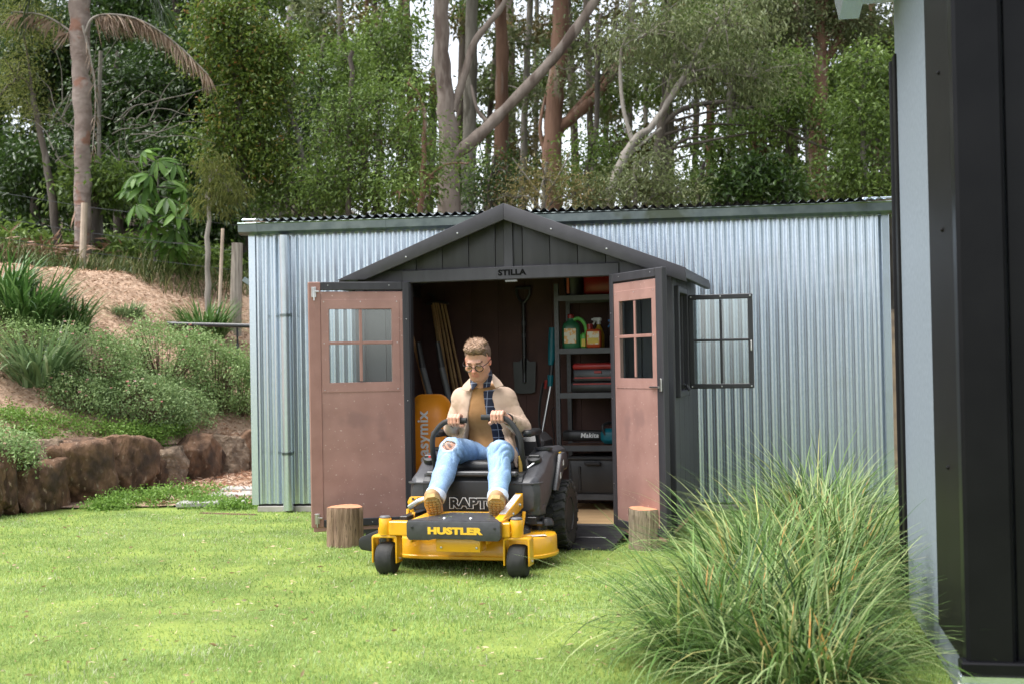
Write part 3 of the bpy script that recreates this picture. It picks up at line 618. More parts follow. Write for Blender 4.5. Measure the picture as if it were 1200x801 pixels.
# rear wheels with lugged tyres
def rear(x):
    r, w = .232, .088
    t = MB().lathe([(.12, -w + .012), (.165, -w), (r - .025, -w), (r - .012, -w + .02), (r - .010, 0), (r - .012, w - .02), (r - .025, w), (.165, w), (.12, w - .012)], (x, 1.10, r + .01), (1, 0, 0), 48).build('rear_wheel', RUBBER, mow)
    tr = MB()
    for k in range(22):
        a = 2 * math.pi * k / 22
        for sx in (-1, 1):
            aa = a + (math.pi / 22 if sx > 0 else 0); M = Matrix.Rotation(aa, 3, 'X')
            tr.box(M @ Vector((sx * .05, 0, r - .008)) + Vector((x, 1.10, r + .01)), (.072, .030, .012), .004, M @ Matrix.Rotation(sx * .35, 3, 'Z'))
            tr.box(M @ Vector((sx * .086, 0, r - .033)) + Vector((x, 1.10, r + .01)), (.012, .026, .045), .004, M)
        M = Matrix.Rotation(a + .07, 3, 'X'); tr.box(M @ Vector((0, 0, r - .006)) + Vector((x, 1.10, r + .01)), (.03, .026, .014), .004, M)
    tr.build('tread', RUBBER, t)
    s = 1 if x > 0 else -1
    MB().lathe([(.125, w - .02), (.128, w - .008), (.118, w - .006), (.105, w - .045), (.06, w - .05), (.05, w - .03), (.0, w - .028)], (x, 1.10, r + .01), (s, 0, 0), 32).build('rim', BLACKM, t)
    for k in range(4):
        a = k * math.pi / 2 + .4; MB().lathe([(.009, w - .052), (.009, w - .036), (0, w - .034)], (x, 1.10 + .075 * math.cos(a), r + .01 + .075 * math.sin(a)), (s, 0, 0), 8).build('wheel_nut', STEEL, t)
rear(-.415); rear(.415)
# seat, armrests
VINYL = mat('black_vinyl', (.014, .014, .015), .38, 0, bump=.1, bscale=300)
st = MB().box((-.03, .93, .575), (.52, .50, .11), .045).build('seat', VINYL, mow, smooth=60, bevel=.01)
MB().tube([(-.24, .70, .585), (-.15, .675, .59), (-.03, .668, .592), (.09, .675, .59), (.18, .70, .585)], .045, 12).build('seat_roll', VINYL, st, smooth=80)
MB().box((-.05, 1.20, .74), (.40, .10, .32), .045, (-.18, 0, 0)).build('backrest', VINYL, mow, smooth=60, bevel=.01)
for sx in (-1, 1):
    ar = MB().box((-.03 + sx * .315, .93, .80), (.065, .30, .045), .018).build('armrest', BLACKP, mow, smooth=60); MB().tube([(-.03 + sx * .315, 1.06, .79), (-.03 + sx * .315, 1.14, .68)], .016, 8).build('arm_support', BLACKM, ar)
bx('seat_box', (0, .85, .51), (.58, .66, .05), BLACKP, mow, .01)
# lap bars with foam grips
FOAM = mat('foam_grip', (.022, .022, .023), .75, 0, bump=.3, bscale=260)
def curve(pts, n=8):
    P = [Vector(p) for p in pts]; out = []
    for i in range(len(P) - 1):
        a, b, c, d = P[max(i - 1, 0)], P[i], P[i + 1], P[min(i + 2, len(P) - 1)]
        for k in range(n):
            t = k / n; out.append(.5 * ((2 * b) + (c - a) * t + (2 * a - 5 * b + 4 * c - d) * t * t + (3 * b - a - 3 * c + d) * t ** 3))
    return out + [P[-1]]
GL, GR = MF.loc(540, 492, .55), MF.loc(577, 489.5, .55)        # grip middles
lb = MB().tube(curve([(-.29, .66, .52), (-.288, .60, .62), (-.288, .56, .71), (-.282, .55, .79), (-.25, .55, .845), (-.21, .55, .882), (-.17, .55, .894), (-.052, .55, .900)], 6), .0175, 14).build('lap_bar', FOAM, mow)
rb = MB().tube(curve([(.305, .66, .52), (.308, .60, .62), (.31, .56, .70), (.305, .55, .775), (.275, .55, .84), (.235, .55, .889), (.19, .55, .912), (.048, .55, .920)], 6), .0175, 14).build('lap_bar', FOAM, mow)
for b, x in ((lb, -.29), (rb, .305)):
    MB().tube([(x, .68, .50), (x, .62, .60)], .022, 10).build('bar_socket', BLACKM, b)
    MB().box((x, .66, .56), (.05, .09, .06), .008).build('pivot_block', BLACKM, b); MB().lathe([(.012, 0), (.012, .03), (0, .032)], (x + .02, .64, .565), (1, 0, 0), 8).build('bolt', STEEL, b)
MB().tube([(.292, .59, .555), (.294, .575, .67)], .012, 10).build('brake_lever', mat('dull_yellow', (.45, .28, .06), .6), mow)
m = MB()
for k in range(6): m.tube(curve([(.32 + .012 * k, .70, .55 + .01 * k), (.35 + .01 * k, .66 + .01 * k, .60), (.38, .72 + .02 * k, .58)], 4), .005, 6)
m.build('control_cables', BLACKM, mow)
MB().tube([(.32, .63, .585), (.39, .70, .64)], .006, 8).build('damper_rod', STEEL, mow)
MB().lathe([(.014, 0), (.014, .016), (0, .02)], (-.352, .70, .645), (0, 0, 1), 10).build('choke_knob', mat('red_knob', (.5, .03, .03), .4), mow); bx('switch_panel', (-.36, .74, .63), (.07, .10, .03), BLACKP, mow)
# ---------------------------------------------------------------- implicit-surface modeller for the figure
class Sdf:
    def __init__(s, lo, hi, h):
        s.lo = np.array(lo, float); s.h = h; s.n = np.ceil((np.array(hi) - s.lo) / h).astype(int) + 1
        s.D = np.full(s.n, 1., np.float32)
    def win(s, lo, hi):
        a = np.clip(np.floor((np.array(lo) - s.lo) / s.h).astype(int), 0, s.n - 1); b = np.clip(np.ceil((np.array(hi) - s.lo) / s.h).astype(int) + 1, 1, s.n)
        g = [s.lo[i] + s.h * np.arange(a[i], b[i]) for i in range(3)]
        P = np.stack(np.meshgrid(*g, indexing='ij'), -1).astype(np.float32)
        return tuple(slice(a[i], b[i]) for i in range(3)), P
    def put(s, lo, hi, f, k, op='u'):
        lo = np.array(lo) - .03 - k; hi = np.array(hi) + .03 + k
        sl, P = s.win(lo, hi)
        if P.size == 0: return
        d = f(P).astype(np.float32); a = s.D[sl]
        if op == 's': d = -d; a_, d_ = -a, -d
        else: a_, d_ = a, d
        if k > 0:
            hh = np.clip(.5 + .5 * (d_ - a_) / k, 0, 1); r = d_ * (1 - hh) + a_ * hh - k * hh * (1 - hh)
        else: r = np.minimum(a_, d_)
        s.D[sl] = -r if op == 's' else r
    def cone(s, a, b, ra, rb, k=.02, op='u', sq=(1, 1, 1)):
        a = np.array(a, float); b = np.array(b, float); sq = np.array(sq, float); m = max(ra, rb) * max(1 / sq.min(), 1)
        A, B = a * sq, b * sq; ba = B - A; L = max(ba @ ba, 1e-9)
        def f(P):
            p = P * sq - A; t = np.clip(p @ ba / L, 0, 1); return np.linalg.norm(p - t[..., None] * ba, axis=-1) - (ra + (rb - ra) * t)
        s.put(np.minimum(a, b) - m, np.maximum(a, b) + m, f, k, op); return s
    def chain(s, pts, rs, k=.01, **kw):
        for i in range(len(pts) - 1): s.cone(pts[i], pts[i + 1], rs[i], rs[i + 1], k, **kw)
        return s
    def ell(s, c, r, k=.02, M=None, op='u'):
        c = np.array(c, float); r = np.array(r, float); m = r.max(); Mi = np.eye(3) if M is None else np.array(M).T
        def f(P):
            p = (P - c) @ Mi.T; k0 = np.linalg.norm(p / r, axis=-1); k1 = np.linalg.norm(p / r ** 2, axis=-1) + 1e-6; return k0 * (k0 - 1) / k1
        s.put(c - m, c + m, f, k, op); return s
    def rbox(s, c, hs, rad, k=.01, M=None, op='u'):
        c = np.array(c, float); hs = np.array(hs, float); m = np.linalg.norm(hs); Mi = np.eye(3) if M is None else np.array(M).T
        def f(P):
            q = np.abs((P - c) @ Mi.T) - hs + rad; return np.linalg.norm(np.maximum(q, 0), axis=-1) + np.minimum(q.max(-1), 0) - rad
        s.put(c - m, c + m, f, k, op); return s
    def cutf(s, f):                                       # keep only where f(P) < 0
        g = [s.lo[i] + s.h * np.arange(s.n[i]) for i in range(3)]
        P = np.stack(np.meshgrid(*g, indexing='ij'), -1).astype(np.float32); s.D = np.maximum(s.D, f(P).astype(np.float32)); return s
    def disp(s, f):
        idx = np.where(np.abs(s.D) < .03)
        P = np.stack([s.lo[i] + s.h * idx[i] for i in range(3)], -1); s.D[idx] += f(P).astype(np.float32); return s
    def mesh(s):
        D = s.D; S = D < 0; c = np.zeros(np.array(D.shape) - 1, np.int8)
        sh = [(i, j, k) for i in (0, 1) for j in (0, 1) for k in (0, 1)]
        sl = lambda o: tuple(slice(o[q], D.shape[q] - 1 + o[q]) for q in range(3))
        for o in sh: c += S[sl(o)]
        act = (c > 0) & (c < 8); idx = np.full(act.shape, -1, np.int64); I = np.stack(np.where(act), -1); idx[act] = np.arange(len(I))
        acc = np.zeros((len(I), 3)); cnt = np.zeros(len(I))
        for a in range(3):
            for o in sh:
                if o[a]: continue
                o2 = list(o); o2[a] = 1; p = I + np.array(o); q = I + np.array(o2)
                d0 = D[p[:, 0], p[:, 1], p[:, 2]]; d1 = D[q[:, 0], q[:, 1], q[:, 2]]; m = (d0 < 0) != (d1 < 0)
                t = d0[m] / (d0[m] - d1[m]); pt = np.tile(np.array(o, float), (m.sum(), 1)); pt[:, a] = t; acc[m] += pt; cnt[m] += 1
        V = s.lo + s.h * (I + acc / np.maximum(cnt, 1)[:, None]); Fs = []
        for a in range(3):
            b, e = (a + 1) % 3, (a + 2) % 3
            s0 = [slice(None)] * 3; s1 = [slice(None)] * 3; s0[a] = slice(0, -1); s1[a] = slice(1, None)
            ch = S[tuple(s0)] != S[tuple(s1)]; J = np.stack(np.where(ch), -1)
            ok = (J[:, b] > 0) & (J[:, e] > 0) & (J[:, b] < D.shape[b] - 1) & (J[:, e] < D.shape[e] - 1); J = J[ok]
            q = []
            for db, de in ((-1, -1), (0, -1), (0, 0), (-1, 0)):
                K = J.copy(); K[:, b] += db; K[:, e] += de; q.append(idx[K[:, 0], K[:, 1], K[:, 2]])
            Q = np.stack(q, 1); fl = S[J[:, 0], J[:, 1], J[:, 2]]; Q[~fl] = Q[~fl][:, ::-1]; Fs.append(Q[(Q >= 0).all(1)])
        return V, np.concatenate(Fs)
def n3(P, f, seed=0.):
    x, y, z = P[..., 0] * f + seed, P[..., 1] * f + seed * 1.7, P[..., 2] * f + seed * .6
    return (np.sin(x + 1.7 * np.sin(y * .8 + z * .6)) + np.sin(y * 1.3 + 1.5 * np.sin(z * .9 + x * .5)) + np.sin(z * 1.2 + 1.6 * np.sin(x * 1.1))) / 3

def unit_(v): return v / (np.linalg.norm(v, axis=1)[:, None] + 1e-9)
# ---------------------------------------------------------------- person on the mower (same frame as the mower)
per = empty('person', 'man in beige jacket, tan tee and ripped blue jeans driving the yellow mower', 'person', MF.o, MF.a)
CX = -.03
SHL, SHR = np.array([CX - .152, .885, 1.032]), np.array([CX + .147, .885, 1.03])
ELL_, ELR = np.array([-.255, .90, .835]), np.array([.228, .88, .835])
GZL, GZR = .897, .915
HDL, HDR = np.array([-.130, .55, GZL]), np.array([.160, .55, GZR])          # grip points
WRL, WRR = np.array([-.175, .635, .893]), np.array([.200, .638, .902])
HIL, HIR = np.array([CX - .10, .97, .645]), np.array([CX + .10, .97, .645])
KNL, KNR = np.array([-.150, .53, .715]), np.array([.170, .53, .695])
ANL, ANR = np.array([-.186, .285, .432]), np.array([.222, .285, .430])
HC = np.array([-.026, .735, 1.282]); HS = 1.06                                # head centre and size
f_ = np.array([.02, -.90, -.40]); f_ /= np.linalg.norm(f_); r_ = np.cross(f_, [0, -.12, 1]); r_ /= np.linalg.norm(r_); u_ = np.cross(r_, f_)
HM = np.stack([r_, f_, u_], 1)                                               # columns: right, forward, up
hp = lambda x, y, z: HC + HM @ (np.array([x, y, z]) * HS)
B = Sdf((-.45, .05, .26), (.42, 1.22, 1.50), .0058)
# head
B.ell(hp(0, -.018, .035), np.array([.074, .096, .088]) * HS, .01, HM); B.ell(hp(0, .018, -.03), np.array([.064, .078, .085]) * HS, .03, HM)
B.ell(hp(0, .05, -.088), np.array([.034, .034, .026]) * HS, .03, HM); B.cone(hp(-.05, -.005, -.065), hp(-.02, .055, -.092), .022, .018, .025); B.cone(hp(.05, -.005, -.065), hp(.02, .055, -.092), .022, .018, .025)
B.cone(hp(-.034, .083, .022), hp(.034, .083, .022), .012, .012, .014)
for q in (-1, 1): B.ell(hp(q * .032, .094, -.001), np.array([.017, .012, .011]) * HS, .01, HM, 's'); B.ell(hp(q * .032, .083, -.002), np.array([.0135, .0115, .0105]) * HS, .003, HM); B.ell(hp(q * .042, .066, -.022), np.array([.022, .02, .018]) * HS, .02, HM)
B.cone(hp(0, .09, .012), hp(0, .113, -.024), .0075, .0105, .01); B.ell(hp(0, .108, -.027), np.array([.0155, .012, .010]) * HS, .008, HM)
B.ell(hp(0, .0905, -.052), np.array([.023, .011, .0065]) * HS, .006, HM); B.ell(hp(0, .0885, -.0635), np.array([.020, .011, .007]) * HS, .006, HM)
B.cone(hp(-.024, .094, -.0578), hp(.024, .094, -.0578), .0022, .0022, .003, 's')
for q in (-1, 1):
    B.ell(hp(q * .075, -.012, -.008), np.array([.009, .02, .032]) * HS, .008, HM); B.ell(hp(q * .083, -.008, -.004), np.array([.006, .010, .017]) * HS, .004, HM, 's')
# neck, torso, arms, legs in one surface
B.cone(hp(0, -.02, -.05), (CX, .87, 1.08), .050, .056, .025); B.cone((CX, .88, 1.03), (CX, .97, .70), .10, .105, .03, sq=(1, 1.5, 1)); B.cone(SHL, SHR, .045, .045, .03)
B.cone(HIL, HIR, .085, .085, .05)
for S_, E_, W_h in ((SHL, ELL_, WRL), (SHR, ELR, WRR)): B.cone(S_, E_, .05, .042, .02); B.cone(E_, W_h, .042, .027, .015)
for H_, K_, A_ in ((HIL, KNL, ANL), (HIR, KNR, ANR)): B.cone(H_, K_, .078, .058, .02); B.cone(K_, A_, .056, .038, .015)
B.ell(KNL + [-.0, -.022, .006], (.052, .05, .058), .02)
# hands closed on the grips
def hand(g, wr, sgn):                                  # sgn: +1 thumb towards +x
    gx = g[0]
    B.rbox((gx, g[1] + .036, g[2] + .004), (.044, .018, .036), .016, .012); B.cone((gx - sgn * .012, g[1] + .045, g[2]), wr, .031, .027, .02)
    lens = (1.0, 1.06, 1.0, .84)
    for i in range(4):
        x = gx + sgn * (.033 - .0215 * i); L = lens[i]
        p = [(x, g[1] + .034, g[2] + .030), (x, g[1] - .006, g[2] + .036 + .002 * L), (x, g[1] - .032 * L, g[2] + .020), (x, g[1] - .033 * L, g[2] - .012), (x, g[1] - .010, g[2] - .030 * L)]
        B.chain(p, (.0108, .0108, .0102, .0095, .0085), .004)
    t = [(gx + sgn * .034, g[1] + .040, g[2] - .006), (gx + sgn * .050, g[1] + .020, g[2] - .026), (gx + sgn * .052, g[1] - .006, g[2] - .034), (gx + sgn * .046, g[1] - .024, g[2] - .032)]
    B.chain(t, (.015, .013, .0115, .0095), .006)
hand(HDL, WRL, 1); hand(HDR, WRR, -1)
for A_ in (ANL, ANR): B.cone(A_, A_ + np.array([.012, -.03, -.055]), .034, .030, .02); B.cone(A_ + np.array([.012, -.03, -.055]), A_ + np.array([.035, -.13, -.005]), .028, .022, .02)
V, F = B.mesh()
q = (V - HC) @ HM / HS                                  # head coordinates of every vertex
skin = np.tile(np.array(srgb(196, 148, 126)), (len(V), 1)); head = (np.linalg.norm(q, axis=1) < .16)
def paint(mask, col, w=1.): skin[mask] = skin[mask] * (1 - w) + np.array(srgb(*col)) * w
paint(head & (q[:, 2] < -.042) & (q[:, 1] > -.02), (176, 130, 108), .55)      # stubble
paint(head & (np.abs(q[:, 0]) > .02) & (np.abs(q[:, 0]) < .058) & (np.abs(q[:, 2] + .02) < .02) & (q[:, 1] > .04), (214, 140, 122), .5)
paint(head & (np.abs(q[:, 0]) < .014) & (q[:, 2] < -.012) & (q[:, 2] > -.04) & (q[:, 1] > .09), (212, 132, 114), .55)
paint(head & (np.abs(q[:, 0]) < .024) & (np.abs(q[:, 2] + .0575) < .012) & (q[:, 1] > .08), (188, 118, 106), .7)
paint(head & (np.abs(np.abs(q[:, 0]) - .034) < .021) & (np.abs(q[:, 2] - .0225 + .35 * np.maximum(np.abs(q[:, 0]) - .042, 0)) < .0052) & (q[:, 1] > .06), (92, 66, 52), .85)
eye = head & ((np.abs(q[:, 0]) - .032) ** 2 / .0145 ** 2 + (q[:, 2] + .006) ** 2 / .0032 ** 2 < 1) & (q[:, 1] > .06); paint(eye, (60, 42, 36), .9)
paint(head & (np.abs(q[:, 0]) > .07) & (np.abs(q[:, 2] + .005) < .04) & (q[:, 1] < .03), (205, 125, 110), .7)
kn = np.linalg.norm(V - KNL, axis=1) < .12; tat = n3(V, 90, 2) + .6 * n3(V, 190, 4); paint(kn & (tat > .15), (96, 84, 84), .85); paint(kn & (tat < -.55), (185, 92, 70), .6)
link('body', np_mesh('body', V, F, col=skin), per, colmat('skin', .5, .4, .12, .08, 80))
# hair: short sides, swept quiff
HR = Sdf(HC - .20, HC + .22, .0042)
HR.ell(hp(0, -.026, .040), np.array([.081, .098, .090]) * HS, .01, HM)
for x, y, z, a, b_, c in ((0, .050, .102, .056, .040, .028), (-.030, .042, .098, .036, .042, .026), (.034, .036, .098, .034, .044, .026), (0, -.01, .112, .062, .055, .024), (.01, .066, .096, .034, .024, .024), (-.022, .064, .097, .026, .022, .022)): HR.ell(hp(x, y, z), np.array([a, b_, c]) * HS, .012, HM)
def hairline(P):
    q = (P - HC) @ HM / HS; x, y, z = np.abs(q[..., 0]), q[..., 1], q[..., 2]
    front = .064 + .10 * np.maximum(0, y - .08) - 1.2 * np.maximum(0, x - .045); line = np.where(y > .02, front, np.where(y > -.02, -.005 + 1.9 * np.maximum(y + .018, 0), -.005 - .9 * np.minimum(0.09, -(y + .02))))
    return (line - z) * .8
HR.cutf(hairline)
def strands(P):
    q = (P - HC) @ HM / HS; a = q[..., 0] * 210 + 12 * np.sin(q[..., 1] * 40 + 2 * np.sin(q[..., 2] * 30)) + q[..., 1] * 60
    w = np.clip((q[..., 2] - .05) / .05, 0.12, 1); return (.0036 * np.sin(a) + .0045 * n3(P, 70, 1) + .003 * n3(P, 160, 3)) * w
HR.disp(strands); V, F = HR.mesh(); q = (V - HC) @ HM / HS
w = np.clip((q[:, 2] - .07) / .05, 0, 1)[:, None]; hc = np.array(srgb(98, 78, 66)) * (1 - w) + np.array(srgb(150, 122, 100)) * w
st_ = .5 + .5 * np.sin(q[:, 0] * 210 + 12 * np.sin(q[:, 1] * 40) + q[:, 1] * 60); hc = hc * (.72 + .5 * st_[:, None])
link('hair', np_mesh('hair', V, F, col=hc), per, colmat('hair', .55, .35, 0, .25, 220, .5, 400))
rh = np.random.default_rng(6); pick = rh.choice(np.where(q[:, 2] > .03)[0], 1500); hq = q[pick]; HD = np.stack([rh.normal(0, .35, 1500) + .25, -.2 + .5 * (hq[:, 1] > .03) * rh.random(1500) + rh.normal(0, .35, 1500), .5 + .6 * (hq[:, 2] > .09) + rh.normal(0, .3, 1500)], 1)
HV, HF = [], []
hb = V[pick] - (V[pick] - HC) * .03; hd = unit_(HD @ HM.T); hl = .008 + .012 * np.clip((hq[:, 2] - .05) / .06, 0, 1) * rh.random(1500); sd_ = unit_(np.cross(hd, rh.normal(0, 1, (1500, 3)))); hv = np.stack([hb - sd_ * .0013, hb + sd_ * .0013, hb + hd * hl[:, None] * .6 + sd_ * .001, hb + hd * hl[:, None]], 1).reshape(-1, 3)
hcol = np.repeat(hc[pick] * rh.uniform(.6, 1.5, (1500, 1)), 4, 0); b4 = np.arange(1500)[:, None] * 4
tag(link('hair_strands', np_mesh('hair_strands', hv, np.concatenate([b4 + [0, 1, 2], b4 + [0, 2, 3]], 1).reshape(-1, 3), col=hcol), per, MATS['hair']), kind='stuff')
# glasses
FRM = mat('spectacle_frame', (.012, .010, .010), .25); gl = MB()
for q_ in (-1, 1):
    ring = []
    for k in range(25):
        a = 2 * math.pi * k / 24; ring.append(hp(q_ * .0345 + .0255 * math.cos(a), .108 - .006 * abs(math.cos(a)), -.006 + .0205 * math.sin(a)))
    gl.tube(ring, .0031, 6)
    gl.tube([hp(q_ * .060, .100, .006), hp(q_ * .079, .06, .008), hp(q_ * .083, .0, .006), hp(q_ * .082, -.03, -.004)], .0027, 6)
gl.tube([hp(-.010, .110, .0), hp(0, .113, .003), hp(.010, .110, .0)], .0026, 6); g_o = gl.build('glasses', FRM, per)
LENS = glassmat('lens', (.95, .95, .95), .92, .02)
for q_ in (-1, 1):
    pts = [hp(q_ * .0345 + .0245 * math.cos(2 * math.pi * k / 20), .1065 - .006 * abs(math.cos(2 * math.pi * k / 20)), -.006 + .0195 * math.sin(2 * math.pi * k / 20)) for k in range(20)]
    MB().add(pts + [hp(q_ * .0345, .1075, -.006)], [(k, (k + 1) % 20, 20) for k in range(20)]).build('lens', LENS, g_o)
# clothes -----------------------------------------------------------------
def torso(D, g, k=.05):
    D.cone((CX, .885, 1.02), (CX, .96, .70), .138 + g, .135 + g, k, sq=(1, 1.42, 1)); D.ell((CX, .88, .95), np.array([.158, .115, .13]) + g, k)
    D.cone(SHL * [1, 1, 1], SHR, .058 + g, .058 + g, k); D.ell((CX, .945, .68), np.array([.165, .135, .10]) + g, k)
    D.cone((CX - .03, .88, 1.06), (CX + .03, .88, 1.06), .066 + g * .5, .066 + g * .5, .03)
opz = [.56, .66, .74, .84, .95, 1.04, 1.12]; opl = [-.215, -.19, -.158, -.128, -.108, -.092, -.082]; opr = [.215, .175, .135, .108, .078, .055, .04]
def opening(P, l, r): return np.minimum(np.minimum(P[..., 0] - np.interp(P[..., 2], opz, l), np.interp(P[..., 2], opz, r) - P[..., 0]), (.90 - P[..., 1]))
T_ = Sdf((-.36, .68, .55), (.26, 1.15, 1.18), .006); torso(T_, -.004); T_.cone(hp(0, -.02, -.06), (CX, .87, 1.08), .05, .066, .02)
nk = hp(0, .02, -.07)
T_.cutf(lambda P: P[..., 2] - (1.118 + .25 * (P[..., 1] - .87))); T_.cutf(lambda P: .585 - P[..., 2])
T_.disp(lambda P: .0035 * n3(P * [1, 1, .55], 46, 1) + .004 * np.sin(P[..., 2] * 75 + 2.5 * np.sin(P[..., 0] * 22)) * np.clip((.80 - P[..., 2]) * 6, 0, 1))
V, F = T_.mesh(); link('tee_shirt', np_mesh('tee_shirt', V, F), per, mat('tan_cotton', (.29, .15, .055), .9, 0, col2=(.34, .18, .07), scale=20, bump=.15, bscale=500, bdist=.001))
PL = Sdf((-.36, .66, .55), (.28, 1.15, 1.19), .006); torso(PL, .006)
PL.cutf(lambda P: np.minimum(np.minimum(P[..., 0] + .20, np.interp(P[..., 2], [.56, .7, .8, .95, 1.05], [.050, .044, .036, .016, -.006]) - P[..., 0]), .93 - P[..., 1]))
PL.cutf(lambda P: P[..., 2] - (1.10 + .25 * (P[..., 1] - .87))); PL.cutf(lambda P: .60 - P[..., 2]); PL.disp(lambda P: .003 * n3(P, 40, 5))
V, F = PL.mesh()
def plaidmat():
    m = bpy.data.materials.new('checked_cotton'); m.use_nodes = True; N, L = m.node_tree.nodes, m.node_tree.links; b = N['Principled BSDF']; tc = N.new('ShaderNodeTexCoord'); sp = N.new('ShaderNodeSeparateXYZ'); L.new(tc.outputs['Object'], sp.inputs[0])
    def line(o, per_, off, wd):
        a = N.new('ShaderNodeMath'); a.operation = 'MULTIPLY_ADD'; a.inputs[1].default_value = 1 / per_; a.inputs[2].default_value = off; L.new(o, a.inputs[0])
        fr = N.new('ShaderNodeMath'); fr.operation = 'FRACT'; L.new(a.outputs[0], fr.inputs[0]); lt = N.new('ShaderNodeMath'); lt.operation = 'LESS_THAN'; lt.inputs[1].default_value = wd; L.new(fr.outputs[0], lt.inputs[0]); return lt.outputs[0]
    mx = N.new('ShaderNodeMath'); mx.operation = 'MAXIMUM'; L.new(line(sp.outputs[0], .052, .62, .075), mx.inputs[0]); L.new(line(sp.outputs[2], .052, .2, .075), mx.inputs[1])
    c = N.new('ShaderNodeMix'); c.data_type = 'RGBA'; L.new(mx.outputs[0], c.inputs['Factor']); c.inputs['A'].default_value = (.010, .014, .032, 1); c.inputs['B'].default_value = (.22, .25, .33, 1); L.new(c.outputs['Result'], b.inputs['Base Color']); b.inputs['Roughness'].default_value = .9
    return m
chk = link('checked_shirt', np_mesh('checked_shirt', V, F), per, plaidmat())
J = Sdf((-.46, .56, .52), (.40, 1.2, 1.20), .0064); J.rbox((CX + .005, .915, .84), (.180, .138, .25), .10, .02); J.cone(SHL, SHR, .066, .066, .06); J.cone((CX - .03, .88, 1.06), (CX + .03, .88, 1.06), .078, .078, .03); J.ell((CX, .945, .68), (.19, .16, .11), .04)
for S_, E_, W_h in ((SHL, ELL_, WRL), (SHR, ELR, WRR)):
    J.cone(S_ + [0, 0, -.005], E_, .065, .060, .04); J.cone(E_, E_ * .25 + W_h * .75, .059, .047, .02); J.cone(E_ * .25 + W_h * .75, E_ * .06 + W_h * .94, .046, .043, .006)
J.chain([(.15, .84, .72), (.205, .77, .66), (.235, .70, .575)], (.05, .03, .012), .02, sq=(1.5, 1, 1)); J.chain([(-.20, .85, .74), (-.215, .79, .68), (-.195, .77, .655)], (.06, .035, .015), .02)
J.cutf(lambda P: opening(P, opl, opr))
J.cutf(lambda P: P[..., 2] - (1.105 + .28 * (P[..., 1] - .87)))
J.cutf(lambda P: (.632 - .35 * np.maximum(P[..., 0] - .10, 0)) - P[..., 2])
for W_h, E_ in ((WRL, ELL_), (WRR, ELR)):                              # open cuffs
    d = (W_h - E_) / np.linalg.norm(W_h - E_); J.cone(W_h - d * .025, W_h + d * .05, .034, .036, 0, 's')
J.chain([(CX - .085, .90, 1.118), (CX - .05, .945, 1.128), (CX, .965, 1.13), (CX + .05, .945, 1.128), (CX + .085, .90, 1.116)], (.018, .018, .017, .018, .018), .008)
def folds(P):
    out = .0012 * n3(P * [1, 1, .6], 26, 2) + .008 * (1 - np.abs(np.sin(P[..., 0] * 19 + P[..., 2] * 11 + 2.6 * n3(P, 11, 4)))) ** 8 + .0012 * n3(P, 95, 7)
    for S_, E_, W_h in ((SHL, ELL_, WRL), (SHR, ELR, WRR)):
        for a, b in ((S_, E_), (E_, W_h)):
            d = b - a; L = np.linalg.norm(d); t = (P - a) @ d / L; r = np.linalg.norm(P - a - t[..., None] * d / L, axis=-1); m = np.clip((.10 - r) / .03, 0, 1) * np.clip(t / .04, 0, 1) * np.clip((L - t) / .05 + .3, 0, 1)
            out = out + m * (.0032 if a is S_ else .0055) * (1 - np.abs(np.sin(t * 42 + 2.2 * np.sin((P[..., 0] + P[..., 2]) * 23) + 2.5 * n3(P, 17, 3)))) ** 4
    return out
J.disp(folds); V, F = J.mesh()
jk = link('jacket', np_mesh('jacket', V, F), per, mat('beige_cotton', (.455, .33, .245), .95, 0, col2=(.53, .39, .295), scale=7, bump=.5, bscale=260, bdist=.002))
def wing(parent, name, m, pts, t=.007):
    P = [MF.loc(px, py, y) for px, py, y in pts]; k = len(P); off = Vector((0, t, -.002))
    MB().add(P + [p + off for p in P], [tuple(range(k)), tuple(range(2 * k - 1, k - 1, -1))] + [(i, k + i, k + (i + 1) % k, (i + 1) % k) for i in range(k)]).build(name, m, parent, smooth=60, bevel=.003)
BEI = MATS['beige_cotton']
wing(jk, 'collar', BEI, [(552, 441, .86), (554, 447, .80), (552, 453, .775), (549.5, 458, .764), (540, 455.5, .772), (543, 450, .81)]); wing(jk, 'collar', BEI, [(577.5, 437, .86), (576, 443, .80), (578, 449, .775), (580.5, 454, .762), (590, 451, .770), (586, 445, .81)])
for W_h, E_, o in ((WRL, ELL_, (-.03, -.03, .0)), (WRR, ELR, (.035, -.028, -.012))): MB().lathe([(.007, 0), (.007, .003), (0, .004)], W_h * .8 + E_ * .2 + np.array(o), (o[0], -1, .2), 10).build('cuff_button', BLACKP, jk)
PLM = chk.data.materials[0]
wing(chk, 'collar', PLM, [(551, 437, .86), (555.5, 443, .80), (559.5, 450, .772), (553, 457, .768), (551, 448, .79)], .005); wing(chk, 'collar', PLM, [(575.5, 432, .86), (566.5, 445, .79), (566, 454, .768), (574, 452.5, .768), (577, 441, .80)], .005)
D_ = Sdf((-.36, .16, .38), (.34, 1.18, .86), .0062)
D_.cone(HIL, HIR, .098, .098, .05); D_.ell((CX, .93, .67), (.16, .13, .085), .04)
D_.cone(HIL, KNL, .102, .079, .035); D_.cone(HIR, KNR, .102, .079, .035)
for K_, A_ in ((KNL, ANL), (KNR, ANR)):
    M_ = K_ * .45 + A_ * .55 + np.array([0, .02, 0]); D_.cone(K_, M_, .078, .068, .02); D_.cone(M_, A_, .068, .058, .02)
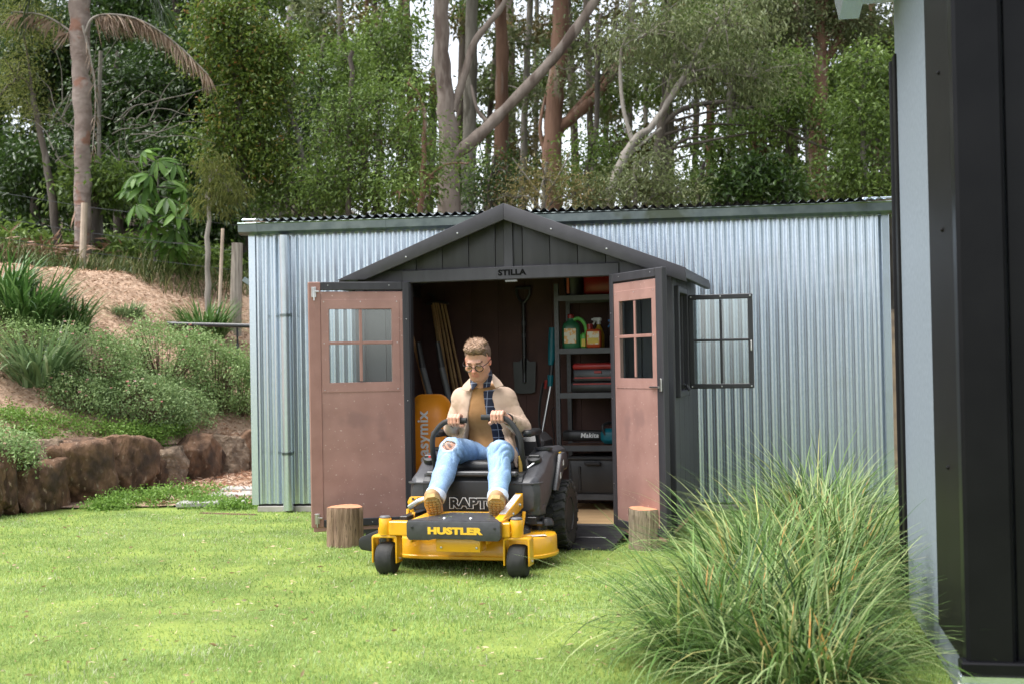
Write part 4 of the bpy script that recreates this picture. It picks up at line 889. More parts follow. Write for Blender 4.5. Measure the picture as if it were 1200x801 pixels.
def jf(P):
    out = .0030 * n3(P, 36, 1)
    for a, b in ((HIL, KNL), (HIR, KNR), (KNL, ANL), (KNR, ANR)):
        d = b - a; L = np.linalg.norm(d); t = (P - a) @ d / L; r = np.linalg.norm(P - a - t[..., None] * d / L, axis=-1); m = np.clip((.13 - r) / .04, 0, 1) * (np.clip(1.2 - t / .22, 0, 1) + np.clip((t - L + .12) / .12, 0, 1) * .8)
        out = out + m * .0095 * (1 - np.abs(np.sin(t * 44 + 2.4 * np.sin(P[..., 0] * 30) + 2.5 * n3(P, 15, 2)))) ** 3
    return out
D_.disp(jf)
for c_, A_ in ((KNL, ANL), (KNR, ANR)):                                 # trouser ends are open
    d = (A_ - c_) / np.linalg.norm(A_ - c_); D_.cutf(lambda P, A_=A_, d=d: np.where(np.linalg.norm(P - A_, axis=-1) < .14, (P - A_) @ d - .012, -1))
rip = KNL + np.array([.0, -.055, .028]); D_.ell(rip, (.042, .09, .030), .006, None, 's')
V, F = D_.mesh()
col = np.tile(np.array(srgb(130, 159, 194)), (len(V), 1))
def near_line(a, b): d = b - a; L = d @ d; t = np.clip((V - a) @ d / L, 0, 1); return np.linalg.norm(V - a - t[:, None] * d, axis=1), t
fade = np.zeros(len(V))
for a, b in ((HIL, KNL), (HIR, KNR)):
    r, t = near_line(a + [0, 0, .08], b + [0, -.02, .07]); fade = np.maximum(fade, np.clip(1 - r / .09, 0, 1))
for a, b in ((KNL, ANL), (KNR, ANR)):
    r, t = near_line(a + [0, -.06, 0], b + [0, -.05, .03]); fade = np.maximum(fade, np.clip(1 - r / .07, 0, 1) * .8)
col = col * (1 - .6 * fade[:, None]) + np.array(srgb(172, 198, 222)) * .6 * fade[:, None]
col = col * (1 + .10 * n3(V, 60, 3)[:, None])
rd = np.linalg.norm((V - rip) / [.042, .09, .030], axis=1); edge = np.clip(1.35 - rd, 0, .35) / .35; col = col * (1 - edge[:, None] * .85) + np.array(srgb(226, 230, 234)) * edge[:, None] * .85
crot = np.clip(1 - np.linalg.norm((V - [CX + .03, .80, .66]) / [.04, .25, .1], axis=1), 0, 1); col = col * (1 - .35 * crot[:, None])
jn = link('jeans', np_mesh('jeans', V, F, col=np.clip(col, 0, 1)), per, colmat('denim', .9, .2, 0, .16, 160, .3, 600, (1, 1, .5), .001))
fr = MB(); rg = np.random.default_rng(2)
for k in range(26):
    a = rg.uniform(0, 2 * math.pi); p = rip + np.array([.044 * math.cos(a), -.018 + .012 * rg.standard_normal(), .031 * math.sin(a)]); d = rg.normal(0, 1, 3) * [.016, .006, .016]; fr.tube([p, p + d * .5 + [0, -.004, 0], p + d + [0, -.004, -.004]], .0013, 4)
fr.build('frayed_threads', WHITE, jn)
CUF = mat('pale_denim_cuff', (.50, .58, .68), .9, 0, bump=.2, bscale=500)
for K_, A_ in ((KNL, ANL), (KNR, ANR)):
    d = (A_ - K_) / np.linalg.norm(A_ - K_); MB().lathe([(.056, -.036), (.064, -.036), (.067, -.018), (.065, .012), (.058, .014), (.054, .0)], A_, tuple(d), 28).build('cuff', CUF, jn, smooth=70)
# boots: toes up, soles to the camera
LEA = mat('tan_leather', (.36, .20, .09), .7, 0, col2=(.45, .27, .13), scale=14, bump=.3, bscale=90); SOLE = mat('gum_sole', (.42, .27, .10), .75, 0, col2=(.52, .35, .14), scale=30, bump=.2)
def boot(A_, yaw, roll):
    fwd = np.array([math.sin(yaw), -math.cos(.66), math.sin(.66)]); fwd /= np.linalg.norm(fwd); rt = np.cross(fwd, [math.sin(roll), 0, 1]); rt /= np.linalg.norm(rt); up = np.cross(rt, fwd)
    M = np.stack([rt, fwd, up], 1); O = A_ + up * -.118 + fwd * -.035
    P_ = lambda x, y, z: O + M @ np.array([x, y, z])
    S = Sdf(O - .34, O + .36, .0055)
    S.cone(P_(0, .02, .045), P_(0, .19, .04), .043, .046, .02); S.cone(P_(0, .18, .035), P_(0, .225, .032), .047, .04, .02); S.cone(P_(0, .01, .05), A_ + (A_ - P_(0, .01, .05)) * .15, .046, .047, .03); S.cone(P_(0, .06, .06), A_ + [0, -.01, .0], .04, .044, .03)
    S.cutf(lambda P: .012 - (P - O) @ up); S.disp(lambda P: .0018 * n3(P, 70, 4))
    V, F = S.mesh(); b = link('boot', np_mesh('boot', V, F), per, LEA)
    so = MB(); out = [(.030, -.05), (.041, -.02), (.040, .05), (.043, .12), (.052, .18), (.046, .235), (.022, .27), (-.022, .27), (-.046, .235), (-.052, .18), (-.043, .12), (-.040, .05), (-.041, -.02), (-.030, -.05)]
    n = len(out); V = [tuple(P_(x, y, z)) for z in (-.010, .016) for x, y in out]; so.add(V, [tuple(range(n)), tuple(range(2 * n - 1, n - 1, -1))] + [(i, n + i, n + (i + 1) % n, (i + 1) % n) for i in range(n)])
    for y in np.arange(-.03, .26, .029):
        w = np.interp(y, [-.05, 0, .1, .18, .25], [.024, .033, .033, .042, .026])
        for x in (-w * .9, -w * .3, w * .3, w * .9): so.box(P_(x, y, -.013), (.017, .018, .010), .002, Matrix(M.tolist()))
    so.build('sole', SOLE, b, smooth=30)
    la_ = MB()
    for k in range(5): la_.tube([P_(-.022, .06 + k * .022, .092 - .006 * k), P_(0, .064 + k * .022, .099 - .006 * k), P_(.022, .06 + k * .022, .092 - .006 * k)], .0028, 6)
    la_.build('laces', CUTW, b)
boot(ANL + np.array([-.006, .0, -.012]), .16, -.10); boot(ANR + np.array([.0, .0, -.012]), .22, .06)
# ring and watch strap
MB().lathe([(.0115, -.003), (.0125, 0), (.0115, .003)], (HDL[0] + .012, HDL[1] - .008, HDL[2] + .037), (0, 1, 0), 14).build('ring', STEEL, per); MB().tube([WRR + np.array([.034 * math.cos(a), .0 - .012 * math.sin(a), .034 * math.sin(a)]) for a in np.linspace(0, 6.2, 18)], .006, 6).build('watch_strap', BLACKP, per)
# ---------------------------------------------------------------- things kept inside the shed (shed frame)
def inside(name, label, cat, p, rz=0, group=None): return empty(name, label, cat, SF.w(p), SF.a + rz, group)
SX, SWID, SY, SDP = .15, .90, .85, .42
rack = inside('shelf_rack', 'grey steel five tier shelf rack along right side of shed', 'shelf', (SX, SY, Z0))
LEV = (.113, .495, .91, 1.26, 1.675)
for x in (.0, SWID):
    for y in (0, SDP):
        m = MB(); m.box((x, y + .001, .89), (.034, .003, 1.78), .0005); m.box((x + (.016 if x == 0 else -.016), y + .018, .89), (.003, .034, 1.78), .0005)
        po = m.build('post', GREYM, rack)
        s = MB()
        for k in range(40): s.box((x, y - .0012, .05 + k * .043), (.008, .001, .022), .0002)
        s.build('slots', BLACKM, po)
BOARD = mat('shelf_board', (.20, .11, .07), .8)
for z in LEV:
    sh = bx('shelf', (SWID / 2, SDP / 2, z), (SWID - .04, SDP - .01, .014), BOARD, rack, .002)
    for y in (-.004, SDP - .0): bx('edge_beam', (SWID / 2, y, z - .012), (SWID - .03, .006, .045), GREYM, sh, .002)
def onshelf(x, y, lev): return (SX + x, SY + y, Z0 + LEV[lev] + .0075)
GRN = mat('green_plastic', (.02, .12, .055), .35); GRNL = mat('light_green_plastic', (.08, .33, .05), .35); REDP = mat('red_plastic', (.25, .014, .012), .4); ORP = mat('orange_plastic', (.45, .07, .02), .4); YELP = mat('yellow_plastic', (.55, .38, .03), .4); WHP = mat('clear_white_plastic', (.55, .56, .58), .35)
LAB = mat('paper_label', (.62, .58, .48), .6, 0, col2=(.65, .35, .12), scale=40, ramp=(.5, .55)); LABB = mat('blue_label', (.05, .18, .45), .5)
# green jug with a loop handle
j = inside('weedkiller_jug', 'dark green jug with light green handle on second shelf of rack', 'bottle', onshelf(.10, .08, 3), .1)
bt = MB().lathe([(.0, 0), (.058, 0), (.066, .012), (.067, .16), (.058, .195), (.034, .215), (.022, .225), (.022, .24), (0, .24)], n=20).build('bottle', GRN, j, smooth=50); bt.scale = (1.1, .62, 1)
MB().lathe([(.026, .24), (.026, .265), (.02, .272), (0, .273)], n=14).build('cap', REDP, j)
MB().tube(curve([(.02, 0, .225), (.06, 0, .238), (.105, 0, .20), (.122, 0, .13), (.118, 0, .03)], 6), [.015] * 24 + [.02], 10).build('handle', GRNL, j)
bx('body_wing', (.10, 0, .06), (.05, .07, .12), GRNL, j, .015); bx('label', (-.004, -.0425, .10), (.095, .002, .115), LAB, j, .0005); bx('label', (.10, -.0365, .045), (.03, .002, .06), YELP, j, .0005)
o = inside('fertiliser_bottle', 'red-orange bottle with picture label between jug and spray bottles', 'bottle', onshelf(.285, .07, 3), .05)
MB().box((0, 0, .075), (.115, .075, .15), .014).build('bottle', ORP, o, smooth=50); MB().lathe([(.024, .148), (.022, .17), (.026, .172), (.026, .19), (0, .192)], (-.03, 0, 0), n=14).build('cap', REDP, o); bx('label', (0, -.0385, .08), (.095, .002, .10), LAB, o, .0005); bx('label', (0, -.040, .06), (.085, .001, .04), YELP, o, .0003)
def sprayer(label, x, y, body, trig, h):
    s = inside('spray_bottle', label, 'spray bottle', onshelf(x, y, 3), -.2, 'spray bottles on the shelf rack')
    MB().lathe([(0, 0), (.042, 0), (.045, .01), (.044, h * .5), (.03, h * .75), (.014, h * .9), (.014, h), (0, h)], n=18).build('bottle', body, s, smooth=50)
    m = MB(); m.box((-.012, 0, h + .028), (.075, .026, .03), .01); m.box((-.05, 0, h + .03), (.02, .016, .016), .003); m.tube([(-.03, 0, h + .02), (-.045, 0, h - .005), (-.062, 0, h - .022)], [.009, .007, .006], 8); m.tube([(0, 0, h - .01), (0, 0, h + .02)], .018, 12); m.build('trigger_head', trig, s)
    bx('label', (0, -.0448, h * .22), (.05, .002, h * .22), LABB if body is WHP else LAB, s, .0005)
sprayer('yellow spray bottle with white trigger on the shelf rack', .30, .20, YELP, WHITE, .20); sprayer('clear white spray bottle with blue trigger beside the yellow one', .455, .09, WHP, LABB, .185)
o = inside('storage_tub', 'red storage tub on the top shelf of the rack', 'tub', onshelf(.42, .2, 4)); MB().box((0, 0, .09), (.42, .3, .17), .02).build('tub_body', REDP, o, smooth=50); bx('rim', (0, 0, .172), (.44, .32, .016), REDP, o)
o = inside('black_bucket', 'black bucket on the top shelf left of red tub', 'bucket', onshelf(.115, .15, 4)); MB().lathe([(0, 0), (.07, 0), (.085, .15), (.09, .155), (.09, .165), (.08, .165), (.068, .01), (0, .01)], n=22).build('bucket_body', BLACKP, o); bx('label', (-.03, -.088, .09), (.02, .002, .14), ORP, o, .0005)
# stacked tool cases
o = inside('tool_case', 'flat black tool case at the bottom of the middle shelf stack', 'tool case', onshelf(.40, .18, 2), 0, 'tool cases stacked on the shelf'); MB().box((0, 0, .045), (.60, .3, .085), .012).build('case_body', BLACKP, o, smooth=50); bx('trim', (0, -.151, .07), (.56, .004, .012), REDP, o, .001)
o2 = inside('tool_case', 'grey tool case with red lid on top of black case', 'tool case', (SX + .42, SY + .18, Z0 + LEV[2] + .096), 0, 'tool cases stacked on the shelf'); MB().box((0, 0, .05), (.60, .30, .095), .012).build('case_body', GREYM, o2, smooth=50); MB().box((0, 0, .12), (.61, .31, .048), .014).build('lid', REDP, o2, smooth=50); bx('latch', (-.10, -.153, .075), (.06, .008, .02), REDP, o2); bx('handle', (.08, -.158, .078), (.15, .016, .026), WHP, o2); bx('trim', (0, -.151, .03), (.58, .004, .012), REDP, o2, .001)
# chainsaw
TEAL = mat('teal_plastic', (.0, .12, .16), .45)
c = inside('chainsaw', 'teal chainsaw with black bar cover on the shelf below tool cases', 'chainsaw', onshelf(.43, .12, 1), .05)
MB().box((0, 0, .07), (.22, .12, .12), .03).build('motor_body', TEAL, c, smooth=60, bevel=.004); bx('battery', (.10, .0, .06), (.09, .11, .11), BLACKP, c, .015)
bc = MB().box((-.24, 0, .075), (.36, .05, .085), .025).build('bar_cover', BLACKP, c, smooth=60)
text('lettering', 'Makita', .052, WHITE, bc, Matrix.Translation((-.20, -.0265, .076)) @ Matrix.Rotation(math.pi / 2, 4, 'X'), 1., .0012, .0008, shear=.15)
MB().tube(curve([(-.07, -.05, .08), (-.09, -.05, .15), (-.04, 0, .175), (.0, .05, .15), (0, .05, .08)], 5), .012, 10).build('front_handle', BLACKP, c); MB().tube(curve([(.08, 0, .13), (.14, 0, .15), (.2, 0, .1), (.16, 0, .05)], 5), .015, 10).build('rear_handle', TEAL, c)
b = inside('storage_box', 'black lidded storage box on the bottom shelf', 'box', onshelf(.36, .19, 0)); MB().prism([(-.25, 0), (.25, 0), (.28, .27), (-.28, .27)], -.17, .17, 'y').build('box_body', BLACKP, b, bevel=.01); bx('lid', (0, 0, .283), (.60, .37, .03), BLACKP, b, .012); bx('handle', (-.09, -.19, .245), (.13, .03, .03), BLACKM, b, .008)
for x in (-.2, 0.08, .2): bx('rib', (x, -.172, .12), (.02, .012, .2), BLACKP, b)
# spade hanging on the back wall
sp = inside('spade', 'black square-mouth spade hanging on the back wall of shed', 'spade', (-.235, DEP - .055, 0))
DSTEEL = mat('dark_steel', (.028, .029, .031), .35, .6)
MB().tube([(0, 0, 1.76), (0, -.0, 1.3), (0, -.012, 1.10)], [.016, .017, .016], 12).build('shaft', BLACKM, sp); MB().tube(curve([(-.058, 0, 1.885), (-.05, 0, 1.82), (0, 0, 1.76), (.05, 0, 1.82), (.058, 0, 1.885)], 5), .012, 8).build('handle_fork', BLACKM, sp); MB().tube([(-.062, 0, 1.885), (.062, 0, 1.885)], .015, 10).build('handle_grip', BLACKP, sp)
for z in (1.47, 1.57): MB().tube([(0, 0, z), (0, 0, z + .035)], .02, 12).build('ferrule', GREYM, sp)
bl_ = MB(); pts = [(-.098, 1.265), (-.092, 1.272), (-.045, 1.272), (-.02, 1.30), (.02, 1.30), (.045, 1.272), (.092, 1.272), (.098, 1.265), (.088, 1.02), (.05, 1.008), (-.05, 1.008), (-.088, 1.02)]
bl_.prism(pts, -.004, .0, 'y'); bl_.tube([(0, -.012, 1.30), (0, -.01, 1.2), (0, -.004, 1.09)], [.02, .017, .006], 10); bl_.build('blade', DSTEEL, sp)
# string trimmer leaning in the corner by the rack
t = inside('string_trimmer', 'teal and black string trimmer leaning beside the shelf rack', 'trimmer', (0, 0, 0))
MB().tube([(.035, 1.10, 1.08), (-.07, 1.06, .53), (-.15, 1.0, .2)], .012, 10).build('shaft', STEEL, t); MB().tube([(.055, 1.12, 1.54), (.05, 1.11, 1.40), (.045, 1.11, 1.30), (.038, 1.10, 1.24)], [.03, .034, .03, .02], 12).build('motor_body', TEAL, t); MB().tube([(.048, 1.11, 1.26), (.036, 1.10, 1.14)], .018, 10).build('grip', BLACKP, t); MB().tube([(.036, 1.10, 1.16), (.03, 1.10, 1.07)], [.026, .02], 10).build('collar', TEAL, t); MB().tube([(.0, 1.09, 1.12), (-.01, 1.09, 1.05)], .012, 8).build('lock_ring', REDP, t)
MB().tube(curve([(-.02, 1.07, 1.1), (-.05, 1.05, .9), (-.04, 1.05, .7), (.06, 1.08, .55), (.04, 1.09, .85), (.07, 1.1, .9)], 6), .012, 6, flat=.3).build('shoulder_strap', BLACKP, t); MB().lathe([(.09, 0), (.1, .02), (.03, .07), (0, .075)], (-.16, .99, .16), (0, 0, 1), 20).build('guard', BLACKP, t)
# wheelbarrow stood on its nose against the left wall
wbr = inside('wheelbarrow', 'orange wheelbarrow stood upright against left shed wall', 'wheelbarrow', (-.80, .52, Z0), R_(8))
ORG = mat('orange_tray', (.78, .26, .012), .38, 0, col2=(.84, .30, .018), scale=4)
W2, HT = .17, .90
tr = MB(); rings = [(.72, -.02), (1, .0), (1.02, .008), (.98, .012), (.66, .14)]
def rr(sc, n=10):
    out = []
    for cx, cz, a0 in ((W2 - .11, HT - .16, 0), (-W2 + .11, HT - .16, 90), (-W2 + .11, .16, 180), (W2 - .11, .16, 270)):
        for k in range(n): a = R_(a0 + 90 * k / (n - 1)); out.append((cx + .11 * math.cos(a), cz + .16 * math.sin(a)))
    cz = HT / 2; return [(x * sc, (z - cz) * (sc if sc < .9 else 1 + (sc - 1) * .5) + cz) for x, z in out]
V = []
for sc, y in [(1.04, .02), (1.05, .005), (1.0, -.0), (.90, -.05), (.74, -.13), (.62, -.14)]: V += [(x, y, z + .02) for x, z in rr(sc)]
nn = 40; F = [(j * nn + i, j * nn + (i + 1) % nn, (j + 1) * nn + (i + 1) % nn, (j + 1) * nn + i) for j in range(5) for i in range(nn)] + [tuple(5 * nn + i for i in range(nn))]
tray = tr.add(V, F).build('tray', ORG, wbr, smooth=50)
text('lettering', 'easymix', .12, WHITE, tray, Matrix.Translation((-.035, -.1415, .60)) @ Matrix.Rotation(math.pi / 2, 4, 'X') @ Matrix.Rotation(math.pi / 2, 4, 'Z'), 1., .003, .001)
for x0, x1, d in ((-.02, -.10, .06), (.12, .05, .08)):
    MB().tube([(x0 + .06, d + .04, .55), (x0 + .02, d + .02, .85), (x1 + .03, d, 1.14)], .024, 10).build('handle_tube', mat('grey_tube', (.085, .09, .095), .5) if 'grey_tube' not in MATS else MATS['grey_tube'], wbr)
    MB().tube([(x1 + .03, d, 1.14), (x1, d - .01, 1.34)], [.026, .02], 10).build('hand_grip', BLACKP, wbr)
MB().lathe([(.05, -.04), (.14, -.04), (.16, -.02), (.16, .02), (.14, .04), (.05, .04)], (0, .12, .17), (1, 0, 0), 24).build('wheel', RUBBER, wbr)
# broom handle and bamboo stakes
WOODH = mat('broom_wood', (.34, .17, .07), .6, 0, col2=(.42, .23, .10), scale=10, stretch=(8, 8, .5)); BAMB = mat('bamboo', (.30, .18, .07), .6, 0, col2=(.40, .26, .11), scale=8)
br = inside('broom', 'broom with reddish wooden handle leaning against left shed jamb', 'broom', (0, 0, 0)); MB().tube([(-.99, .62, 1.53), (-.74, .58, .60), (-.62, .56, .2)], .0145, 10).build('handle', WOODH, br); MB().box((-.61, .56, .165), (.30, .06, .05), .01, (0, .2, 0)).build('head', WOODH, br); MB().box((-.60, .56, .122), (.29, .05, .045), .005, (0, .2, 0)).build('bristles', BLACKP, br)
rg = np.random.default_rng(4)
for k in range(8):
    a = Vector((-1.02 + .018 * k + .01 * rg.standard_normal(), 1.26 - .02 * (k % 3), 1.80 - .03 * rg.random())); e = Vector((-.74 + .030 * k, 1.16 - .03 * (k % 3), .12)); st = inside('bamboo_stake', ('leftmost', 'second from left', 'third from left', 'fourth from left', 'fourth from right', 'third from right', 'second from right', 'rightmost')[k] + ' bamboo stake of the bundle in left back corner of shed', 'stake', (0, 0, 0), 0, 'bamboo stakes in the shed corner')
    pts, rad = [], []
    for q in range(9):
        t_ = q / 8; p = a.lerp(e, t_); pts += [p, p + (e - a) * .006]; rad += [.0105, .0088]
    MB().tube(pts, rad, 8).build('cane', BAMB, st)
tie = inside('bundle_tie', 'black tie wrapped round the top of bamboo stakes', 'tie', (0, 0, 0)); MB().tube(curve([(-1.06, 1.24, 1.77), (-.98, 1.20, 1.79), (-.87, 1.22, 1.77), (-.95, 1.275, 1.78), (-1.06, 1.24, 1.77)], 5), .012, 8).build('strap', BLACKP, tie); MB().tube(curve([(-.98, 1.22, 1.79), (-1.0, 1.21, 1.84), (-1.04, 1.2, 1.86)], 4), .008, 6).build('tail', BLACKP, tie)
# loft things under the roof at the right
# ---------------------------------------------------------------- leaves, blades, foliage
def leaves(C, D, L, W, fold=.25, rs=None, droop=0.):
    """C base points, D directions (unit), L lengths, W widths -> folded two-triangle leaves"""
    n = len(C); rs = rs or rng; up = rs.normal(0, 1, (n, 3)); up[:, 2] += 1.2
    side = np.cross(D, up); side /= np.linalg.norm(side, axis=1)[:, None] + 1e-9; nor = np.cross(side, D)
    L = np.broadcast_to(L, n)[:, None]; W = np.broadcast_to(W, n)[:, None]
    mid = C + D * L * .45; tip = C + D * L; tip[:, 2] -= droop * L[:, 0]
    V = np.stack([C, mid + side * W * .5 + nor * W * fold, tip, mid - side * W * .5 + nor * W * fold], 1).reshape(-1, 3)
    b = np.arange(n)[:, None] * 4; F = np.concatenate([b + [0, 1, 2], b + [0, 2, 3]], 1).reshape(-1, 3)
    return V, F
def unit(v): return v / (np.linalg.norm(v, axis=1)[:, None] + 1e-9)
def clumps(blobs, per, leaf, wid, rs, spread=.16, droop=.1, hollow=.5):
    """blobs: (x,y,z, rx,ry,rz, number of clumps). returns leaf mesh data and clump centres"""
    Cs, Rn, Cc = [], [], []
    for x, y, z, rx, ry, rz, n in blobs:
        p = unit(rs.normal(0, 1, (n, 3))) * (hollow + (1 - hollow) * rs.random((n, 1))) ** .8
        p = p * (1 + .22 * np.sin(p[:, :1] * 5 + p[:, 2:] * 4 + x)) * [rx, ry, rz] + [x, y, z]
        Cc.append(p); q = np.repeat(p, per, 0) + rs.normal(0, 1, (n * per, 3)) * spread * [1, 1, .7]; Cs.append(q); Rn.append(np.repeat(rs.random(n), per))
    C = np.concatenate(Cs); n = len(C); cc = np.concatenate(Cc); out = C - np.repeat(cc, per, 0)
    D = unit(unit(out) * .6 + rs.normal(0, .6, (n, 3)) + [0, 0, -droop * 2]); r = np.clip(np.concatenate(Rn) * .55 + rs.random(n) * .45, 0, 1)
    V, F = leaves(C, D, leaf * rs.uniform(.65, 1.3, n), wid * rs.uniform(.7, 1.25, n), rs=rs, droop=droop)
    return V, F, np.repeat(r, 2), cc
def blades(base, yaw, length, width, lean, curl, seg=6, rs=None):
    """arching strap leaves; all arrays of length n"""
    n = len(base); t = np.linspace(0, 1, seg + 1); ang = lean[:, None] + curl[:, None] * t[None] ** 1.3           # angle from vertical
    ds = (length / seg)[:, None]; r = np.concatenate([np.zeros((n, 1)), np.cumsum(np.sin(ang[:, 1:]) * ds, 1)], 1); z = np.concatenate([np.zeros((n, 1)), np.cumsum(np.cos(ang[:, 1:]) * ds, 1)], 1)
    d = np.stack([np.cos(yaw), np.sin(yaw)], 1); s = np.stack([-np.sin(yaw), np.cos(yaw)], 1)
    P = np.concatenate([base[:, None, :2] + d[:, None] * r[..., None], base[:, None, 2:] + z[..., None]], 2)
    w = width[:, None] * np.interp(t, [0, .3, .7, 1], [.75, 1, .75, .06])[None] * .5; off = np.concatenate([s[:, None] * w[..., None], np.zeros((n, seg + 1, 1))], 2)
    V = np.stack([P - off, P + off], 2).reshape(n, -1, 3); b = np.arange(n)[:, None, None] * 2 * (seg + 1); i = np.arange(seg)[None, :, None] * 2
    return V.reshape(-1, 3), (b + i + np.array([0, 1, 3, 2])[None, None]).reshape(-1, 4)
# ---------------------------------------------------------------- lawn grass (uncountable)
GRASS = leafmat('lawn_grass', [(0.136, 0.205, 0.055), (0.208, 0.317, 0.083), (0.272, 0.391, 0.117), (0.336, 0.437, 0.179), (0.416, 0.41, 0.303)], .35, .6, .2)
def lawn_blades():
    out = []
    for y0, y1, dens, L, w in ((4.2, 5.2, 6000, .036, .0034), (5.2, 6.6, 4400, .036, .0040), (6.6, 8.4, 3200, .033, .0044), (8.4, 10.2, 2300, .032, .0052), (10.2, 12.2, 2000, .030, .0062)):
        x0, x1 = -.43 * y1 - .25, min(.44 * y1, 2.6); n = int((x1 - x0) * (y1 - y0) * dens)
        out.append((rng.uniform(x0, x1, n), rng.uniform(y0, y1, n), np.full(n, L), np.full(n, w)))
    x, y, L, w = (np.concatenate(q) for q in zip(*out))
    s = (x - WA[0]) * WN[0] + (y - WA[1]) * WN[1]; lx = (x - SF.o.x) * math.cos(SF.a) + (y - SF.o.y) * math.sin(SF.a); ly = -(x - SF.o.x) * math.sin(SF.a) + (y - SF.o.y) * math.cos(SF.a)
    ok = (s < .02) & ~((np.abs(lx) < .84) & (ly > -.60)) & ~((np.abs(lx) < 1.2) & (ly > -.02)) & ~((y > 11.72) & (x < -2.2)) & (y < 11.45 - .14 * x * (x > -2.3) - .0)
    x, y, L, w = x[ok], y[ok], L[ok], w[ok]; n = len(x)
    tuft = vnoise(x, y, 3.1) * .5 + vnoise(x, y, 9) * .5; L = L * (.88 + .22 * tuft) * rng.uniform(.6, 1.35, n)
    base = np.stack([x, y, np.full(n, -.004)], 1); V, F = blades(base, rng.uniform(0, 2 * math.pi, n), L, w * rng.uniform(.7, 1.3, n), rng.uniform(.05, .5, n), rng.uniform(.2, 1.3, n), 2)
    pat = .42 + .18 * vnoise(x, y, .9) + .15 * vnoise(x, y, 4.3); r = np.clip(pat + rng.normal(0, .15, n), 0, .80); dry = rng.random(n) < (.03 + .16 * (vnoise(x + 2, y, 2.6) > .5) + .06 * (vnoise(x, y, 6.1) > .5)); r[dry] = rng.uniform(.85, 1, dry.sum())
    return np_mesh('lawn_grass', V, F, np.repeat(r, 2))
lg = link('lawn_grass', lawn_blades(), None, GRASS); tag(lg, 'short bright yellow-green lawn grass', 'grass', kind='stuff')
# clippings and fallen leaves on the lawn
rg = np.random.default_rng(21); n = 700; y = rg.uniform(4.6, 11, n); x = rg.uniform(-.42, .1, n) * y; V, F = leaves(np.stack([x, y, np.full(n, .03)], 1), unit(np.c_[rg.normal(0, 1, (n, 2)), rg.normal(0, .15, n)]), rg.uniform(.02, .05, n), rg.uniform(.005, .016, n), rs=rg)
tag(link('fallen_leaves', np_mesh('fallen_leaves', V, F, np.repeat(rg.random(n), 2)), None, leafmat('dry_leaf', [(.30, .20, .10), (.50, .38, .22), (.62, .52, .36)], .2)), 'small dry leaves and clippings scattered over the lawn', 'leaves', kind='stuff')
rg = np.random.default_rng(23); n = 170; a = rg.uniform(0, 6.3, n); rr_ = .27 * np.sqrt(rg.random(n)); px_ = np.where(rg.random(n) < .5, .27, -.24); P = np.stack([px_ + rr_ * np.cos(a), .43 + rr_ * np.sin(a), np.full(n, .2035)], 1); P[:50] = np.stack([rg.uniform(-.2, .33, 50), rg.uniform(-.08, .28, 50), np.full(50, .346)], 1)
V, F = leaves(P, unit(np.c_[rg.normal(0, 1, (n, 2)), rg.normal(.05, .05, n)]), rg.uniform(.01, .03, n), .0035, .1, rg); tag(link('grass_clippings', np_mesh('grass_clippings', V, F, np.repeat(rg.random(n), 2)), mow, GRASS), kind='stuff')
# ---------------------------------------------------------------- tussock grasses on the right
TUS = leafmat('tussock_blade', [(.02, .05, .01), (.05, .11, .02), (.10, .19, .04), (.18, .29, .08), (.34, .43, .19), (.46, .44, .16)], .3, .5, .35)
def tussock(p, n, R, L, label, seed):
    rs = np.random.default_rng(seed); a = rs.uniform(0, 2 * math.pi, n); r = R * np.sqrt(rs.random(n)); base = np.stack([r * np.cos(a), r * np.sin(a), np.zeros(n)], 1)
    yaw = a + rs.normal(0, .95, n); lean = .08 + .75 * r / R * rs.uniform(.4, 1.2, n); ln = L * rs.uniform(.4, 1.28, n)
    V, F = blades(base, yaw, ln, rs.uniform(.0045, .0118, n), lean, rs.uniform(.5, 2.1, n), 7)
    o = empty('tussock_grass', label, 'grass clump', p, 0, 'tussock grasses beside the near building'); col = np.clip(rs.normal(.46, .30, n), 0, .86); col[rs.random(n) < .045] = 1
    link('blades', np_mesh('blades', V, F, np.repeat(col, 7)), o, TUS)
    m = 10; b2 = base[:m] * .7; V, F = blades(b2, yaw[:m], np.full(m, L * .62), np.full(m, .012), np.full(m, .15), np.full(m, .4), 5); link('seed_heads', np_mesh('seed_heads', V, F, np.repeat(rs.uniform(.3, 1, m), 5)), o, leafmat('seed_head', [(.30, .15, .04), (.48, .26, .07), (.5, .34, .13)], .2) if 'seed_head' not in MATS else MATS['seed_head'])
tussock((2.05, 8.6, 0), 1020, .27, .82, 'tall tussock grass clump farthest back against the corrugated wall', 1)
tussock((1.76, 7.8, 0), 816, .25, .72, 'tussock grass clump nearest the right log stump', 2)
tussock((1.80, 6.95, 0), 1020, .25, .76, 'tussock grass clump at far corner of the near building', 3)
tussock((1.26, 6.6, 0), 1088, .27, .72, 'middle tussock grass clump spilling over the lawn', 4)
tussock((1.30, 5.65, 0), 1020, .22, .66, 'tussock grass clump beside the near galvanised wall', 5)
tussock((.88, 5.35, 0), 1088, .26, .66, 'tussock grass clump low at bottom centre right of photo', 6)
tussock((1.06, 4.75, 0), 952, .22, .56, 'nearest tussock grass clump cut by bottom edge of photo', 7)
